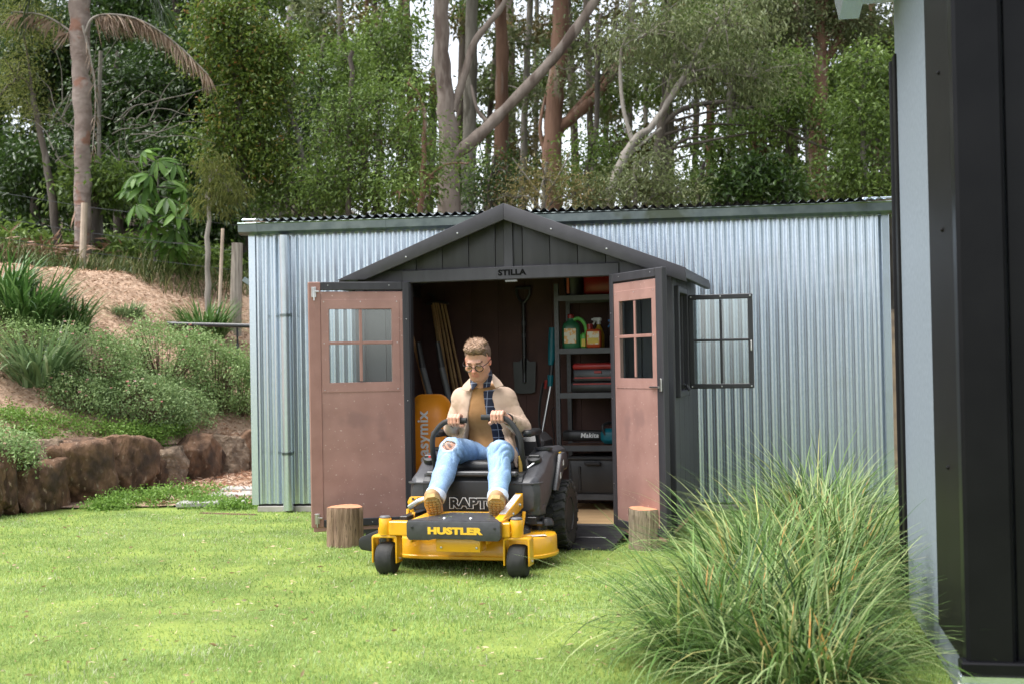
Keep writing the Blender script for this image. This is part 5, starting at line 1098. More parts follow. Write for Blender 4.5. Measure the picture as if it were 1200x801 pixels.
# ---------------------------------------------------------------- boulder retaining wall
ROCK = mat('brown_boulder', (.055, .029, .016), .92, 0, col2=(.19, .105, .06), scale=9, stretch=(1, 1, .45), bump=1., bscale=26, bdist=.03, speck=(.28, .20, .14), speck_scale=24, speck_t=.62, grime=(.05, .03, .02), gscale=2.2)
ROCK2 = mat('grey_brown_boulder', (.11, .075, .05), .92, 0, col2=(.22, .155, .105), scale=10, bump=1., bscale=28, bdist=.03, speck=(.30, .23, .17), speck_scale=22, speck_t=.6)
def boulder(u, s, z, su, sv, sz, label, seed, m=None, tilt=0.):
    rs = np.random.default_rng(seed); bm = bmesh.new(); bmesh.ops.create_icosphere(bm, subdivisions=5, radius=1)
    V = np.array([v.co[:] for v in bm.verts]); F = np.array([[v.index for v in f.verts] for f in bm.faces]); bm.free()
    e = .34; p = V / ((np.abs(V) ** 8).sum(1) ** .125)[:, None]
    for k in range(9):                                                # chop with random planes
        d = unit(rs.normal(0, 1, (1, 3)))[0]; h = rs.uniform(.84, 1.12); t = p @ d - h; p = p - np.maximum(t, 0)[:, None] * d
    p = p * (1 + .05 * n3(p, 2.6, seed)[:, None] - .06 * ((1 - np.abs(n3(p, 4.5, seed + 2))) ** 6)[:, None] + .022 * n3(p, 11, seed + 3)[:, None] + .014 * n3(p, 23, seed + 5)[:, None]); p = p * [su / 2, sv / 2, sz / 2]
    p[:, 0] += tilt * p[:, 2]
    c = WA + WD * u + WN * s; o = link('boulder', np_mesh('boulder', p, F), None, m or ROCK, (c[0], c[1], z + sz / 2 - .05), (rs.normal(0, .05), rs.normal(0, .07), math.atan2(WD[1], WD[0]) + rs.normal(0, .14)))
    tag(o, label, 'boulder', 'boulders of the retaining wall')
def wall_u(px):                                                       # distance along the wall's foot seen at a pixel column
    d = ray(px, 580); A = np.array([[d.x, -WD[0]], [d.y, -WD[1]]]); return float(np.linalg.solve(A, WA)[1])
def bpx(p0, p1, z, sz, label, seed, m=None, tilt=0., s=.2, depth=.5):
    u0, u1 = wall_u(p0), wall_u(p1); u = (u0 + u1) / 2; boulder(u, s + .05 * math.sin(seed * 2.3), z + .035 * max(0, u), (u1 - u0) * 1.2, depth, sz * 1.06, label, seed, m, tilt)
bpx(-60, 8, 0, .60, 'large boulder half outside the left edge of photo', 2); bpx(6, 28, 0, .56, 'narrow tall boulder second from left edge in wall', 3)
bpx(27, 82, 0, .47, 'rounded broad boulder under the small grey capstones', 4)
bpx(4, 36, .38, .24, 'small dark capstone at left on top of wall', 5, ROCK2, 0, .32, .42); bpx(32, 60, .41, .19, 'flat grey capstone above the broad rounded boulder', 6, ROCK2, 0, .30, .42); bpx(58, 80, .30, .34, 'small wedge stone between broad boulder and big dark one', 7, ROCK2, 0, .27, .4)
bpx(78, 132, 0, .60, 'big dark rounded boulder in middle of the wall', 8, None, -.12); bpx(116, 136, .28, .30, 'small pale-chipped stone wedged between two big boulders', 9, ROCK2, 0, .28, .36)
bpx(130, 180, 0, .58, 'tall square boulder right of the pale-chipped stone', 10); bpx(178, 204, .0, .48, 'reddish boulder partly under hanging ground cover', 11, None, 0, .24); bpx(194, 228, .0, .42, 'low boulder with pale scar at centre right of wall', 12, ROCK2, 0, .18)
bpx(224, 260, 0, .52, 'leaning mossy boulder under the flowering shrub', 13, None, .2, .22, .45); bpx(256, 276, 0, .46, 'boulder in shade beneath overhanging shrub', 14, None, 0, .30); bpx(268, 294, 0, .46, 'pale brown boulder beside the corrugated building corner', 15, ROCK2, 0, .22); bpx(292, 325, 0, .48, 'last boulder half hidden behind the corrugated building', 16)
def bankpt(px, py):                                                     # where the ray through a pixel meets the ground
    d = ray(px, py); c = Vector((0, 0, CAM_H))
    for k in range(4000):
        p = c + d * (4 + k * .008)
        if p.z < float(ground_z(p.x, p.y)): return p
    return c + d * 17
# edging strip, stepping stones
ed = MB().tube([gnd(235, 601), gnd(262, 602), gnd(300, 603)], .012, 8).build('lawn_edging', mat('rusty_edging', (.10, .045, .03), .8), None); tag(ed, 'thin rusty edging strip between lawn and bark bed', 'edging')
PAV = mat('paver', (.30, .29, .27), .85, 0, col2=(.40, .385, .36), scale=8, bump=.3)
for (px, py, w, d, a), lb in zip(((250, 592, .62, .36, .1), (283, 583, .6, .36, .05), (292, 576, .5, .34, .0)), ('nearest grey stepping stone beside the lawn edging', 'second grey stepping stone half behind the building corner', 'farthest grey stepping stone leading behind the building')):
    c = bankpt(px, py); tag(MB().box((0, 0, 0), (w, d, .045), .008).build('stepping_stone', PAV, None, loc=(c.x, c.y, c.z + .03), rot=(0, 0, a)), lb, 'stepping stone', 'stepping stones by the building')
# mulch chips and bark flakes
def chips(name, label, n, fx, L, cols, seed):
    rs = np.random.default_rng(seed); P = fx(rs, n); D = unit(np.c_[rs.normal(0, 1, (n, 2)), rs.normal(0, .25, n)]); V, F = leaves(P, D, L * rs.uniform(.4, 1.4, n), .012 * rs.uniform(.5, 1.6, n), .1, rs)
    tag(link(name, np_mesh(name, V, F, np.repeat(rs.random(n), 2), smooth=False), None, leafmat(name + '_chip', cols, .05, .9, .1)), label, 'mulch', kind='stuff')
def on_bank(rs, n):
    t, s = rs.uniform(-2.5, 6, n), rs.uniform(.35, 3.4, n); x, y = WA[0] + WD[0] * t + WN[0] * s, WA[1] + WD[1] * t + WN[1] * s; return np.stack([x, y, ground_z(x, y) + .03 + .03 * vnoise(x, y, 3)], 1)
chips('mulch_chips', 'pale wood chip mulch covering the planted bank', 26000, on_bank, .055, [(.20, .12, .07), (.36, .24, .16), (.50, .36, .26), (.62, .48, .36)], 31)
def on_bed(rs, n): y = rs.uniform(11.8, 14.2, n); x = rs.uniform(-3.4, -2.0, n) + .0; return np.stack([x, y, ground_z(x, y) + .045], 1)
chips('bark_flakes', 'reddish bark flakes between boulder wall and building', 5000, on_bed, .07, [(.16, .07, .04), (.34, .18, .11), (.50, .34, .24), (.6, .48, .38)], 32)
# ---------------------------------------------------------------- plants on the bank
STRAP = leafmat('strap_leaf', [(0.025, 0.0688, 0.015), (0.05, 0.125, 0.025), (0.0938, 0.2, 0.0438), (0.1625, 0.2875, 0.0875), (0.25, 0.35, 0.15)], .25, .4, .5); STRAP2 = leafmat('grey_strap_leaf', [(0.06, 0.108, 0.042), (0.12, 0.192, 0.078), (0.204, 0.288, 0.138), (0.336, 0.408, 0.24)], .25, .4, .5)
def strap(px, py, n, L, w, label, seed, m=STRAP, R=.22):
    p = bankpt(px, py); rs = np.random.default_rng(seed); a = rs.uniform(0, 2 * math.pi, n); r = R * np.sqrt(rs.random(n)); V, F = blades(np.stack([r * np.cos(a), r * np.sin(a), np.full(n, -.03)], 1), a + rs.normal(0, .5, n), L * rs.uniform(.6, 1.15, n), w * rs.uniform(.7, 1.2, n), .1 + .55 * rs.random(n), rs.uniform(.4, 1.7, n), 7)
    o = empty('strap_leaf_plant', label, 'plant', p, 0, 'strap-leaved plants on the bank'); link('leaves', np_mesh('leaves', V, F, np.repeat(np.clip(rs.normal(.45, .25, n), 0, 1), 7)), o, m)
strap(28, 382, 420, .80, .028, 'large dark green strap-leaved plant at upper left of bank', 1, R=.34); strap(80, 388, 200, .62, .022, 'lower green strap-leaved plant right of the large dark one', 9, R=.22); strap(45, 450, 240, .74, .030, 'pale grey-green strap-leaved plant lower at left of bank', 2, STRAP2, R=.24); strap(240, 398, 420, .64, .022, 'green strap-leaved plant behind the black handrail', 3, R=.24); strap(148, 370, 420, .24, .012, 'small tuft of bright grass alone in the mulch', 4, STRAP2, R=.18); strap(5, 350, 200, .7, .026, 'strap-leaved plant cut by the left edge of photo', 12, R=.25)
SHR = leafmat('shrub_leaf', [(0.097, 0.165, 0.049), (0.194, 0.301, 0.097), (0.311, 0.428, 0.165), (0.447, 0.564, 0.272)], .3); SHG = leafmat('blue_green_leaf', [(0.091, 0.163, 0.053), (0.182, 0.276, 0.1), (0.291, 0.406, 0.164), (0.437, 0.536, 0.246)], .3); COV = leafmat('ground_cover_leaf', [(.07, .14, .022), (.13, .24, .04), (.20, .33, .065), (.28, .41, .10)], .35)
TWIG = mat('shrub_twig', (.10, .06, .04), .9); PINK = leafmat('pink_petal', [(.62, .16, .18), (.72, .36, .36), (.8, .68, .66)], .3)
def shrub(px, py, w, h, label, seed, m, clumpn=170, per=26, leaf=.032, flowers=14, dp=0.):
    p = bankpt(px, py); rs = np.random.default_rng(seed); o = empty('flowering_shrub', label, 'shrub', p, 0, 'low flowering shrubs on the bank')
    V, F, r, cc = clumps([(0, 0, h * .42, w / 2, w * .36, h * .58, clumpn)], per, leaf, leaf * .48, rs, .055, .05, .55); V[:, 2] = np.maximum(V[:, 2], -.12); link('foliage', np_mesh('foliage', V, F, r), o, m)
    tw = MB()
    for c in cc[::5]: tw.tube(curve([(c[0] * .12, c[1] * .12, -.05), (c[0] * .6, c[1] * .6, c[2] * .55), tuple(c)], 2), [.009, .007, .006, .004, .003], 4, cap=False)
    tw.build('twigs', TWIG, o)
    if flowers:
        fl = cc[np.argsort(-cc[:, 2] + cc[:, 1] * .8)[:flowers * 3]][::3] + [0, -.03, .04]; n = len(fl); C = np.repeat(fl, 6, 0); a = np.tile(np.arange(6) * math.pi / 3, n); D = unit(np.stack([np.cos(a), np.sin(a), np.full(6 * n, .5)], 1)); V, F = leaves(C, D, np.full(6 * n, .019), .017, .1, rs); tag(link('flowers', np_mesh('flowers', V, F, np.repeat(rs.random(6 * n), 2)), o, PINK), kind='stuff')
shrub(112, 460, 1.15, .72, 'sprawling olive green flowering shrub left of centre on bank', 1, SHR, 400); shrub(190, 462, 1.3, .86, 'olive green shrub with many pale pink flowers mid bank', 2, SHR, 460, flowers=24); shrub(252, 480, 1.15, .88, 'brownish twiggy flowering shrub nearest the building', 3, SHR, 330); shrub(165, 498, 1.2, .58, 'blue-green shrub with red buds above the boulders', 4, SHG, 380); shrub(90, 482, .8, .40, 'blue-green low shrub above the ground cover', 5, SHG, 170); shrub(280, 486, .8, .75, 'bright green shrub spilling against the building corner', 6, SHR, 260, flowers=5); shrub(215, 497, .8, .42, 'blue-green shrub hanging over the mossy boulder', 8, SHG, 170, flowers=5); shrub(6, 545, .62, .36, 'grey-green bush at left edge in front of boulders', 7, SHG, 200, flowers=0)
shrub(30, 420, .9, .42, 'low green shrub beneath the strap-leaved plants', 10, SHR, 150, flowers=0)
def cover(name, label, pts, seed, n=60, per=34, leaf=.03):
    rs = np.random.default_rng(seed); bl = []
    for px, py, rx, ry, h in pts: p = bankpt(px, py); bl.append((p.x, p.y, p.z + h * .3, rx, ry, h, n))
    V, F, r, cc = clumps(bl, per, leaf, leaf * .55, rs, .05, .0, .0); tag(link(name, np_mesh(name, V, F, r), None, COV), label, 'ground cover', kind='stuff')
cover('creeping_ground_cover', 'bright green creeping ground cover above the boulders', [(10, 488, .5, .3, .08), (60, 497, .6, .3, .09), (110, 505, .55, .25, .09), (150, 508, .5, .2, .09), (172, 515, .3, .16, .10), (200, 506, .25, .15, .08), (30, 508, .4, .2, .06)], 41)
cover('foot_ground_cover', 'bright green ground cover at the foot of boulder wall', [(150, 590, .35, .35, .09), (185, 588, .42, .4, .11), (215, 584, .36, .4, .09), (235, 592, .25, .3, .05), (125, 596, .22, .25, .06), (272, 596, .22, .12, .03)], 42, 90, 30)
tw = np.random.default_rng(3)
# black handrail by the building, sprinkler stake
hr = empty('handrail', 'black handrail sticking out behind the corrugated building', 'handrail', at(240, 380, 15.2)); A_, B_ = at(197, 379.5, 15.2) - hr.location, at(305, 382, 15.0) - hr.location
MB().tube([A_, B_], .026, 10).build('rail', BLACKM, hr); MB().tube([A_ - Vector((.01, 0, 0)), A_ + Vector((.1, 0, 0))], .03, 10).build('end_cap', BLACKP, hr); c = at(278, 384, 15.15) - hr.location; MB().tube([c, c - Vector((0, 0, .2))], .012, 8).build('upright', BLACKM, hr); MB().tube([c - Vector((0, 0, .18)), c - Vector((0, 0, 1.1))], .018, 8).build('post', GREYM, hr)
# wire fence at the edge of the wood
TIM = mat('grey_timber', (.20, .17, .14), .9, 0, col2=(.34, .30, .25), scale=8, stretch=(5, 5, .5), bump=.6, bscale=30); PALE = mat('pale_stake', (.42, .33, .25), .8)
def post(name, px0, py0, px1, py1, Y, r, m, label, cat):
    a, b = at(px0, py0, Y), at(px1, py1, Y); zz = min(b.z, float(ground_z(b.x, b.y))) - .1; t = Vector((b.x, b.y, zz)); MBo = MB().tube([a - t, (a - t) * .5, Vector((0, 0, 0))], [r * .95, r, r * 1.05], 10).build(name, m, None, loc=t, bevel=0); tag(MBo, label, cat); return a
post('fence_post', 278, 285, 275, 356, 16.6, .075, TIM, 'thick grey timber fence post left of the building corner', 'post'); post('stake', 261, 268, 255, 350, 16.4, .022, PALE, 'thin pale leaning stake beside the thick fence post', 'stake'); post('fence_post', 99, 238, 96, 318, 17.0, .045, PALE, 'pale slim fence post in front of the palm trunk', 'post')
for k, py in enumerate((232, 262, 285)):
    w_ = MB().tube([at(-10, py - 8, 17.2), at(97, py + 10, 17.05), at(277, py + 32, 16.7), at(420, py + 45, 16.6)], .004, 4).build('fence_wire', GREYM, None); tag(w_, ('top', 'middle', 'bottom')[k] + ' strand of fence wire along the edge of wood', 'wire', 'fence wires')
# ---------------------------------------------------------------- the wood behind
L_DARK = leafmat('rainforest_leaf', [(0.0129, 0.0311, 0.0064), (0.0279, 0.0569, 0.0108), (0.0484, 0.093, 0.0179), (0.0861, 0.1447, 0.0315)], .35, .35, .5)
L_MID = leafmat('mid_green_leaf', [(0.0418, 0.0762, 0.0145), (0.0836, 0.1384, 0.0266), (0.1394, 0.2146, 0.0425), (0.223, 0.3046, 0.0727)], .4, .4, .4)
L_EUC = leafmat('gum_leaf', [(0.0651, 0.0904, 0.0323), (0.123, 0.1528, 0.058), (0.188, 0.2223, 0.0966), (0.2893, 0.3058, 0.1545)], .4, .45, .35)
L_OLIVE = leafmat('olive_leaf', [(0.0646, 0.0599, 0.0186), (0.1229, 0.1087, 0.0362), (0.1811, 0.1577, 0.0568), (0.2587, 0.1631, 0.0722)], .35)
L_RED = leafmat('red_tipped_leaf', [(0.0442, 0.0846, 0.0141), (0.0886, 0.1551, 0.0235), (0.1475, 0.2255, 0.0353), (0.2213, 0.2819, 0.0529), (0.3541, 0.1268, 0.0471)], .4, .4, .4)
L_FINE = leafmat('wattle_leaf', [(0.079, 0.1086, 0.0227), (0.1421, 0.1738, 0.0377), (0.2211, 0.2461, 0.0629), (0.3157, 0.3185, 0.1007)], .4)
def barkmat(name, a, b, c, st=(1, 1, .25)): return mat(name, a, .9, 0, col2=b, scale=7, stretch=st, bump=.8, bscale=22, bdist=.02, speck=c, speck_scale=5, speck_t=.56)
B_GUM = barkmat('gum_bark', (0.136, 0.105, 0.085), (0.231, 0.190, 0.160), (0.095, 0.068, 0.054)); B_RED = barkmat('red_bark', (0.104, 0.052, 0.032), (0.200, 0.112, 0.072), (0.240, 0.176, 0.136), (1, 1, .15)); B_GREY = barkmat('grey_bark', (0.112, 0.100, 0.080), (0.208, 0.192, 0.160), (0.072, 0.064, 0.048)); B_DARK = barkmat('dark_bark', (.05, .04, .032), (.11, .09, .07), (.14, .12, .10)); B_PALE = barkmat('pale_bark', (0.203, 0.180, 0.154), (0.315, 0.285, 0.247), (0.128, 0.105, 0.083)); B_PALM = barkmat('palm_bark', (.17, .125, .105), (.29, .235, .205), (.22, .115, .08), (.7, .7, .9))
def px_path(pts, Y, wob=0, rs=None, n=5):
    out = [at(x, y, Y + (pts[i][2] if len(pts[i]) > 2 else 0)) for i, (x, y) in enumerate([p[:2] for p in pts])]
    c = curve(out, n)
    if wob: c = [p + Vector(rs.normal(0, wob, 3)) for p in c]
    return c
def rad(r0, r1, n): return [r0 + (r1 - r0) * i / (n - 1) for i in range(n)]
TREES = 0
def tree(name, label, Y, trunk, r0, r1, bark, blobs=(), leafm=None, limbs=(), leaf=.085, lw=.4, per=24, group='trees of the wood', dens=1., spread=.16, droop=.12, cat='tree'):
    """trunk: pixels from top to bottom; radii in pixels; blobs: (px,py,rx,ry[,dY])"""
    global TREES; TREES += 1; rs = np.random.default_rng(100 + TREES); k = Y / FPX
    P = px_path(trunk, Y); b = P[-1]; base = Vector((b.x, b.y, float(ground_z(b.x, b.y)) - .15)); P = P + [base] if base.z < b.z - .05 else P
    o = empty(name, label, cat, base, 0, group); rel = lambda q: [p - base for p in q]
    if len(P) > 2: MB().tube(rel([p + Vector(rs.normal(0, .010, 3)) for p in P]), [r * (1 + .05 * rs.standard_normal()) for r in rad(r0 * k, r1 * k, len(P))], 14).build('trunk', bark, o, smooth=70)
    for pts, a, e in limbs:
        q = rel(px_path(pts, Y)); MB().tube(q, [r * (1 + .06 * rs.standard_normal()) for r in rad(a * k, e * k, len(q))], 10).build('limb', bark, o, smooth=70)
    if blobs:
        bl = []
        for t in blobs:
            x, y, rx, ry = t[:4]; c = at(x, y, Y + (t[4] if len(t) > 4 else 0)) - base; bl.append((c.x, c.y, c.z, rx * k, max(rx, ry) * k * .8, ry * k, max(8, int(dens * (rx * k) * (ry * k) * 330))))
        V, F, r, cc = clumps(bl, per, leaf, leaf * lw, rs, spread, droop, .25); cr = link('crown', np_mesh('crown', V, F, r), o, leafm)
        tw = MB(); Pr = rel(P)
        for t, (x, y, z, rx, ry, rz, n) in zip(blobs, bl):
            c = Vector((x, y, z)); s = min(Pr, key=lambda q: (q - c).length + .8 * max(0, q.z - c.z + .2)) if Pr else c
            tw.tube(curve([s, s.lerp(c, .5) + Vector((0, 0, .12)), c], 3), rad(max(.02, r1 * k * .3), .012, 7), 6, cap=False)
        for c in cc[::4]:
            i = int(np.argmin([(c[0] - q[0]) ** 2 + (c[1] - q[1]) ** 2 + (c[2] - q[2]) ** 2 for q in bl])); c0 = Vector(bl[i][:3]); c = Vector(c); tw.tube([c0, c0.lerp(c, .5) + Vector((0, 0, .05)), c], [.014, .009, .004], 4, cap=False)
        tag(tw.build('branches', bark, o), kind='stuff')
    return o
# --- trees told apart in the photograph
tree('gum_tree', 'big grey-brown gum tree with long leaning limb behind shed roof', 20.5, [(515, -190), (517, -60), (518, 60), (523, 130), (526, 200), (527, 262)], 6.5, 14, B_GUM, [(470, -150, 90, 60), (600, -190, 110, 60), (760, -120, 90, 50)], L_EUC,
     limbs=[([(529, 185), (560, 160), (600, 120), (640, 78), (672, 38), (705, -12), (750, -90)], 7.8, 5), ([(531, 130), (545, 85), (556, 50), (575, 25), (590, 5), (610, -40)], 5, 3), ([(575, 146), (560, 130), (552, 100)], 3, 1.5), ([(525, 215), (505, 222), (497, 245)], 4, 2)])
tree('gum_tree', 'reddish gum trunk crossed by the long leaning limb', 24, [(658, -160), (657, -20), (655, 60), (650, 130), (647, 200), (648, 255)], 8, 13, B_RED, [(640, -120, 110, 60), (720, -150, 90, 50)], L_EUC, limbs=[([(656, 150), (680, 130), (705, 105), (725, 75), (750, 55)], 7, 4), ([(651, 170), (665, 140), (690, 110), (720, 75)], 4, 3), ([(640, 185), (633, 150), (640, 110)], 3, 1.5)])
tree('gum_tree', 'smooth green-grey trunk just right of the big gum', 26, [(556, -120), (553, -10), (552, 80), (550, 160), (549, 250)], 6, 9, B_GREY, [(560, -110, 90, 50)], L_EUC)
tree('gum_tree', 'gum trunk with peeling red lower bark left of reddish gum', 27, [(586, -120), (586, -10), (588, 80), (587, 180), (586, 250)], 6, 9, B_RED, [(585, -90, 80, 45)], L_EUC)
tree('gum_tree', 'pale grey crooked sapling leaning right over the roof', 19.2, [(836, 30), (800, 92), (772, 138), (742, 168), (722, 205), (712, 258)], 2.5, 6.5, B_PALE, [(760, 40, 66, 40), (850, 30, 70, 46), (810, 85, 60, 30), (880, 90, 55, 36)], L_EUC, dens=.62, limbs=[([(742, 168), (730, 125), (727, 70), (735, 40)], 3, 1.5), ([(722, 200), (745, 175), (775, 150)], 2.5, 1.5), ([(790, 105), (830, 80), (870, 70)], 2.5, 1.2)], leaf=.075, lw=.32, droop=.3)
tree('gum_tree', 'tall straight gum with grey upper and red lower trunk at right', 23, [(964, -160), (963, -10), (962, 60), (960, 120), (958, 180), (958, 250)], 7, 11, B_RED, [(930, -60, 90, 60), (1010, -80, 80, 60), (905, 30, 60, 40), (985, 20, 55, 45)], L_EUC, limbs=[([(960, 80), (985, 40), (990, -20)], 5, 4), ([(959, 150), (940, 110), (935, 40), (930, -30)], 5, 4)])
tree('gum_tree', 'dark twisting limbed tree spreading low above the right roof', 22, [(800, 40), (785, 100), (772, 160), (768, 255)], 4, 6, B_DARK, [(930, 125, 46, 34), (990, 150, 40, 36), (880, 148, 34, 18), (840, 40, 50, 40), (925, 80, 34, 30)], L_MID, dens=.7, limbs=[([(772, 152), (800, 128), (850, 120), (885, 132), (930, 158), (978, 178)], 3.5, 1.5), ([(770, 190), (800, 165), (830, 160)], 2.5, 1), ([(900, 138), (915, 120), (925, 100)], 2, 1), ([(770, 215), (790, 190), (815, 180)], 2, 1)])
palm = tree('palm_tree', 'palm with ringed reddish trunk and dead frond at upper left', 17.6, [(90, -130), (92, -40), (93, 10), (94, 60), (97, 130), (97, 200), (97, 270), (96, 316)], 13, 8.5, B_PALM)
tree('sapling', 'thin dark leaning sapling left of the palm', 18, [(38, 110), (50, 170), (60, 225), (68, 285)], 3, 5.5, B_DARK, [(20, 95, 34, 26), (25, 30, 40, 36), (35, 130, 26, 14)], L_FINE, leaf=.05, lw=.2, per=50, spread=.13)
tree('sapling', 'bare snaking grey sapling standing behind the roof at left', 20, [(334, 118), (350, 160), (356, 198), (366, 228), (368, 262)], 2.8, 5, B_GREY, [(318, 100, 24, 18)], L_MID)
tree('sapling', 'thin pale sapling with drooping sparse needles by the fence', 16.6, [(247, 200), (245, 260), (243, 345)], 1.5, 4, B_PALE, [(252, 205, 18, 26), (268, 225, 18, 22), (240, 235, 12, 16)], L_FINE, leaf=.09, lw=.08, per=40, spread=.10, droop=.5)
tree('evergreen_tree', 'broad evergreen with red-tipped leaves left of the building roof', 19.8, [(278, -60), (280, 80), (282, 180), (284, 285)], 5, 8, B_DARK, [(275, 60, 55, 46), (300, 110, 46, 50), (268, 165, 42, 50), (310, 185, 34, 46), (262, 20, 50, 34), (330, 60, 26, 30)], L_RED, leaf=.07, lw=.5, dens=1.4)
tree('evergreen_tree', 'grey-green leafy tree above the middle of roof', 19, [(412, 60), (410, 140), (408, 262)], 2.5, 4, B_DARK, [(395, 150, 44, 40), (440, 125, 42, 40), (425, 200, 60, 34), (375, 215, 36, 30), (480, 175, 36, 38)], L_MID, limbs=[([(410, 160), (425, 130), (450, 110)], 2, 1), ([(409, 190), (390, 160), (370, 150)], 2, 1)], leaf=.07, lw=.36)
tree('evergreen_tree', 'light green leafy tree in front of the big gum', 18.4, [(498, 130), (496, 200), (492, 262)], 2.2, 4, B_RED, [(488, 130, 24, 22), (500, 170, 30, 18), (505, 208, 34, 18), (470, 225, 40, 22), (548, 192, 16, 12), (478, 100, 24, 20)], L_MID, dens=.6, leaf=.075, lw=.34)
tree('evergreen_tree', 'olive-brown twiggy shrub above the shed gable', 18.6, [(640, 190), (638, 225), (636, 262)], 2, 3, B_GREY, [(640, 212, 44, 26), (605, 232, 30, 18), (672, 232, 32, 20)], L_OLIVE, limbs=[([(638, 235), (655, 205), (668, 180)], 1.5, .8), ([(638, 235), (615, 205), (600, 185)], 1.5, .8)], leaf=.06, lw=.3, dens=.8)
tree('evergreen_tree', 'bushy green tree right of shed gable above the gutter', 18.8, [(745, 190), (744, 262)], 2, 3.5, B_GREY, [(700, 226, 36, 22), (745, 212, 44, 24), (790, 226, 38, 22), (765, 188, 28, 18)], L_EUC, leaf=.07, lw=.36)
tree('evergreen_tree', 'dark leafy bush low above the gutter at right of middle', 19.5, [(876, 190), (876, 262)], 2, 3.5, B_DARK, [(860, 226, 34, 20), (905, 222, 42, 24), (885, 200, 30, 18)], L_DARK, leaf=.10, lw=.5)
tree('evergreen_tree', 'bright green leafy tree at far right beside the near building', 19.5, [(1010, 120), (1012, 180), (1014, 262)], 2.5, 4, B_GREY, [(985, 205, 34, 30), (1010, 135, 40, 34), (1025, 215, 30, 36), (1032, 165, 22, 30), (1015, 80, 36, 34)], L_MID, leaf=.08, lw=.42, limbs=[([(1013, 235), (1030, 205), (1048, 185)], 2.5, 1.2)])
# --- dark closed mass on the left
for i, (x, y, rx, ry, Y, lb) in enumerate(((40, 200, 46, 40, 19.5, 'dark broad-leaved tree at left edge behind the leaning sapling'), (135, 130, 60, 70, 23, 'dark evergreen behind the palm trunk'), (205, 90, 66, 70, 24, 'dark evergreen between palm and red-tipped tree'), (60, 60, 66, 60, 25, 'dark evergreen left of the palm'), (180, 190, 56, 46, 22, 'dark evergreen above the large-leaved sapling'), (110, 215, 38, 26, 18.2, 'small green leafy tree beside the palm trunk'), (240, 260, 40, 34, 19.5, 'dark bush between fence stakes and red-tipped tree'), (15, 285, 40, 30, 19.5, 'dark bush at left edge above the bank'))):
    tree('evergreen_tree', lb, Y, [(x + 4, y - ry), (x, y), (x + 3, y + ry + 30)], 3, 6, B_DARK, [(x, y, rx, ry), (x - rx * .6, y + ry * .5, rx * .6, ry * .6, .6), (x + rx * .6, y - ry * .3, rx * .6, ry * .6, -.4), (x + rx * .3, y + ry * .8, rx * .6, ry * .5, .3)], L_MID if i == 5 else L_DARK, leaf=.10, lw=.46, dens=1.15)
# --- leafy fillers between the trunks above the roof
for x, y, rx, ry, Y, lm, lb in ((340, 150, 40, 60, 22, L_DARK, 'dark leafy tree right behind the snaking sapling'), (375, 90, 48, 50, 24, L_MID, 'leafy tree high above the left part of roof'), (445, 60, 40, 50, 25, L_MID, 'leafy tree left of the big gum'), (350, 225, 50, 30, 20, L_MID, 'green bush just above the gutter at left'), (440, 235, 50, 22, 19.4, L_MID, 'low green bush above the gutter left of gum trunk'), (575, 215, 26, 34, 22, L_DARK, 'dark bush between the gum trunks'), (690, 190, 36, 36, 22, L_MID, 'leafy sapling right of the reddish gum'), (700, 60, 56, 44, 23, L_EUC, 'grey-green canopy right of the leaning limb'), (780, 50, 70, 50, 25.5, L_EUC, 'broad grey-green canopy over the crooked sapling'), (860, 70, 70, 56, 25.5, L_EUC, 'drooping grey-green canopy at right of middle'), (820, 215, 40, 26, 20, L_MID, 'green bush above the gutter right of middle'), (925, 100, 40, 56, 27, L_MID, 'leafy green tree left of the tall red-trunked gum'), (995, 110, 40, 56, 27, L_MID, 'leafy green tree right of the tall red-trunked gum'), (925, 222, 30, 22, 20.5, L_MID, 'green bush at foot of the tall red-trunked gum'), (1040, 90, 40, 70, 24, L_RED, 'brownish green tree against the near building edge'), (1085, 215, 46, 34, 19, L_MID, 'green bush in the gap behind the near building'), (1150, 200, 50, 50, 20, L_DARK, 'dark bush behind the near building')):
    tree('evergreen_tree', lb, Y, [(x + 5, y - ry), (x, y), (x - 3, 262)], 2, 4, B_DARK, [(x, y, rx, ry), (x - rx * .7, y + ry * .5, rx * .6, ry * .6, .6), (x + rx * .7, y - ry * .4, rx * .6, ry * .6, -.4), (x + rx * .5, y + ry * .7, rx * .55, ry * .45, .3)], lm, leaf=.09, lw=.38, dens=.16 if lm is L_EUC else .55, spread=.2)
# --- the rest of the wood: trunks and crowns farther back, each its own tree
rw = np.random.default_rng(77)
ANCH = {97: 'the palm trunk', 282: 'the red-tipped evergreen', 410: 'the grey-green leafy tree', 523: 'the big leaning-limbed gum', 650: 'the reddish gum trunk', 742: 'the pale crooked sapling', 860: 'the dark low bush', 960: 'the tall red-trunked gum', 1040: 'the near building'}
spots = [(0, 33, 2), (45, 28, 2), (120, 30, 2), (165, 34, 2), (215, 29, 2), (255, 33, 2), (300, 27, 1), (335, 31, 1), (362, 35, 1), (398, 28, 0), (428, 33, 1), (447, 29, 0), (470, 36, 0), (484, 28, 0), (502, 31, 0), (536, 33, 0), (568, 30, 0), (600, 34, 0), (612, 29, 0), (628, 36, 0), (676, 31, 0), (694, 28, 0), (706, 35, 0), (735, 30, 0), (757, 33, 1), (786, 29, 0), (812, 34, 0), (832, 27, 0), (858, 25.5, 1), (872, 35, 0), (886, 28, 0), (897, 28.6, 0), (912, 32, 0), (930, 29, 1), (948, 26, 0), (985, 31, 0), (1004, 28, 1), (1026, 24.5, 1), (1044, 30, 0), (1075, 26, 1), (1110, 28, 1), (1150, 26, 1)]
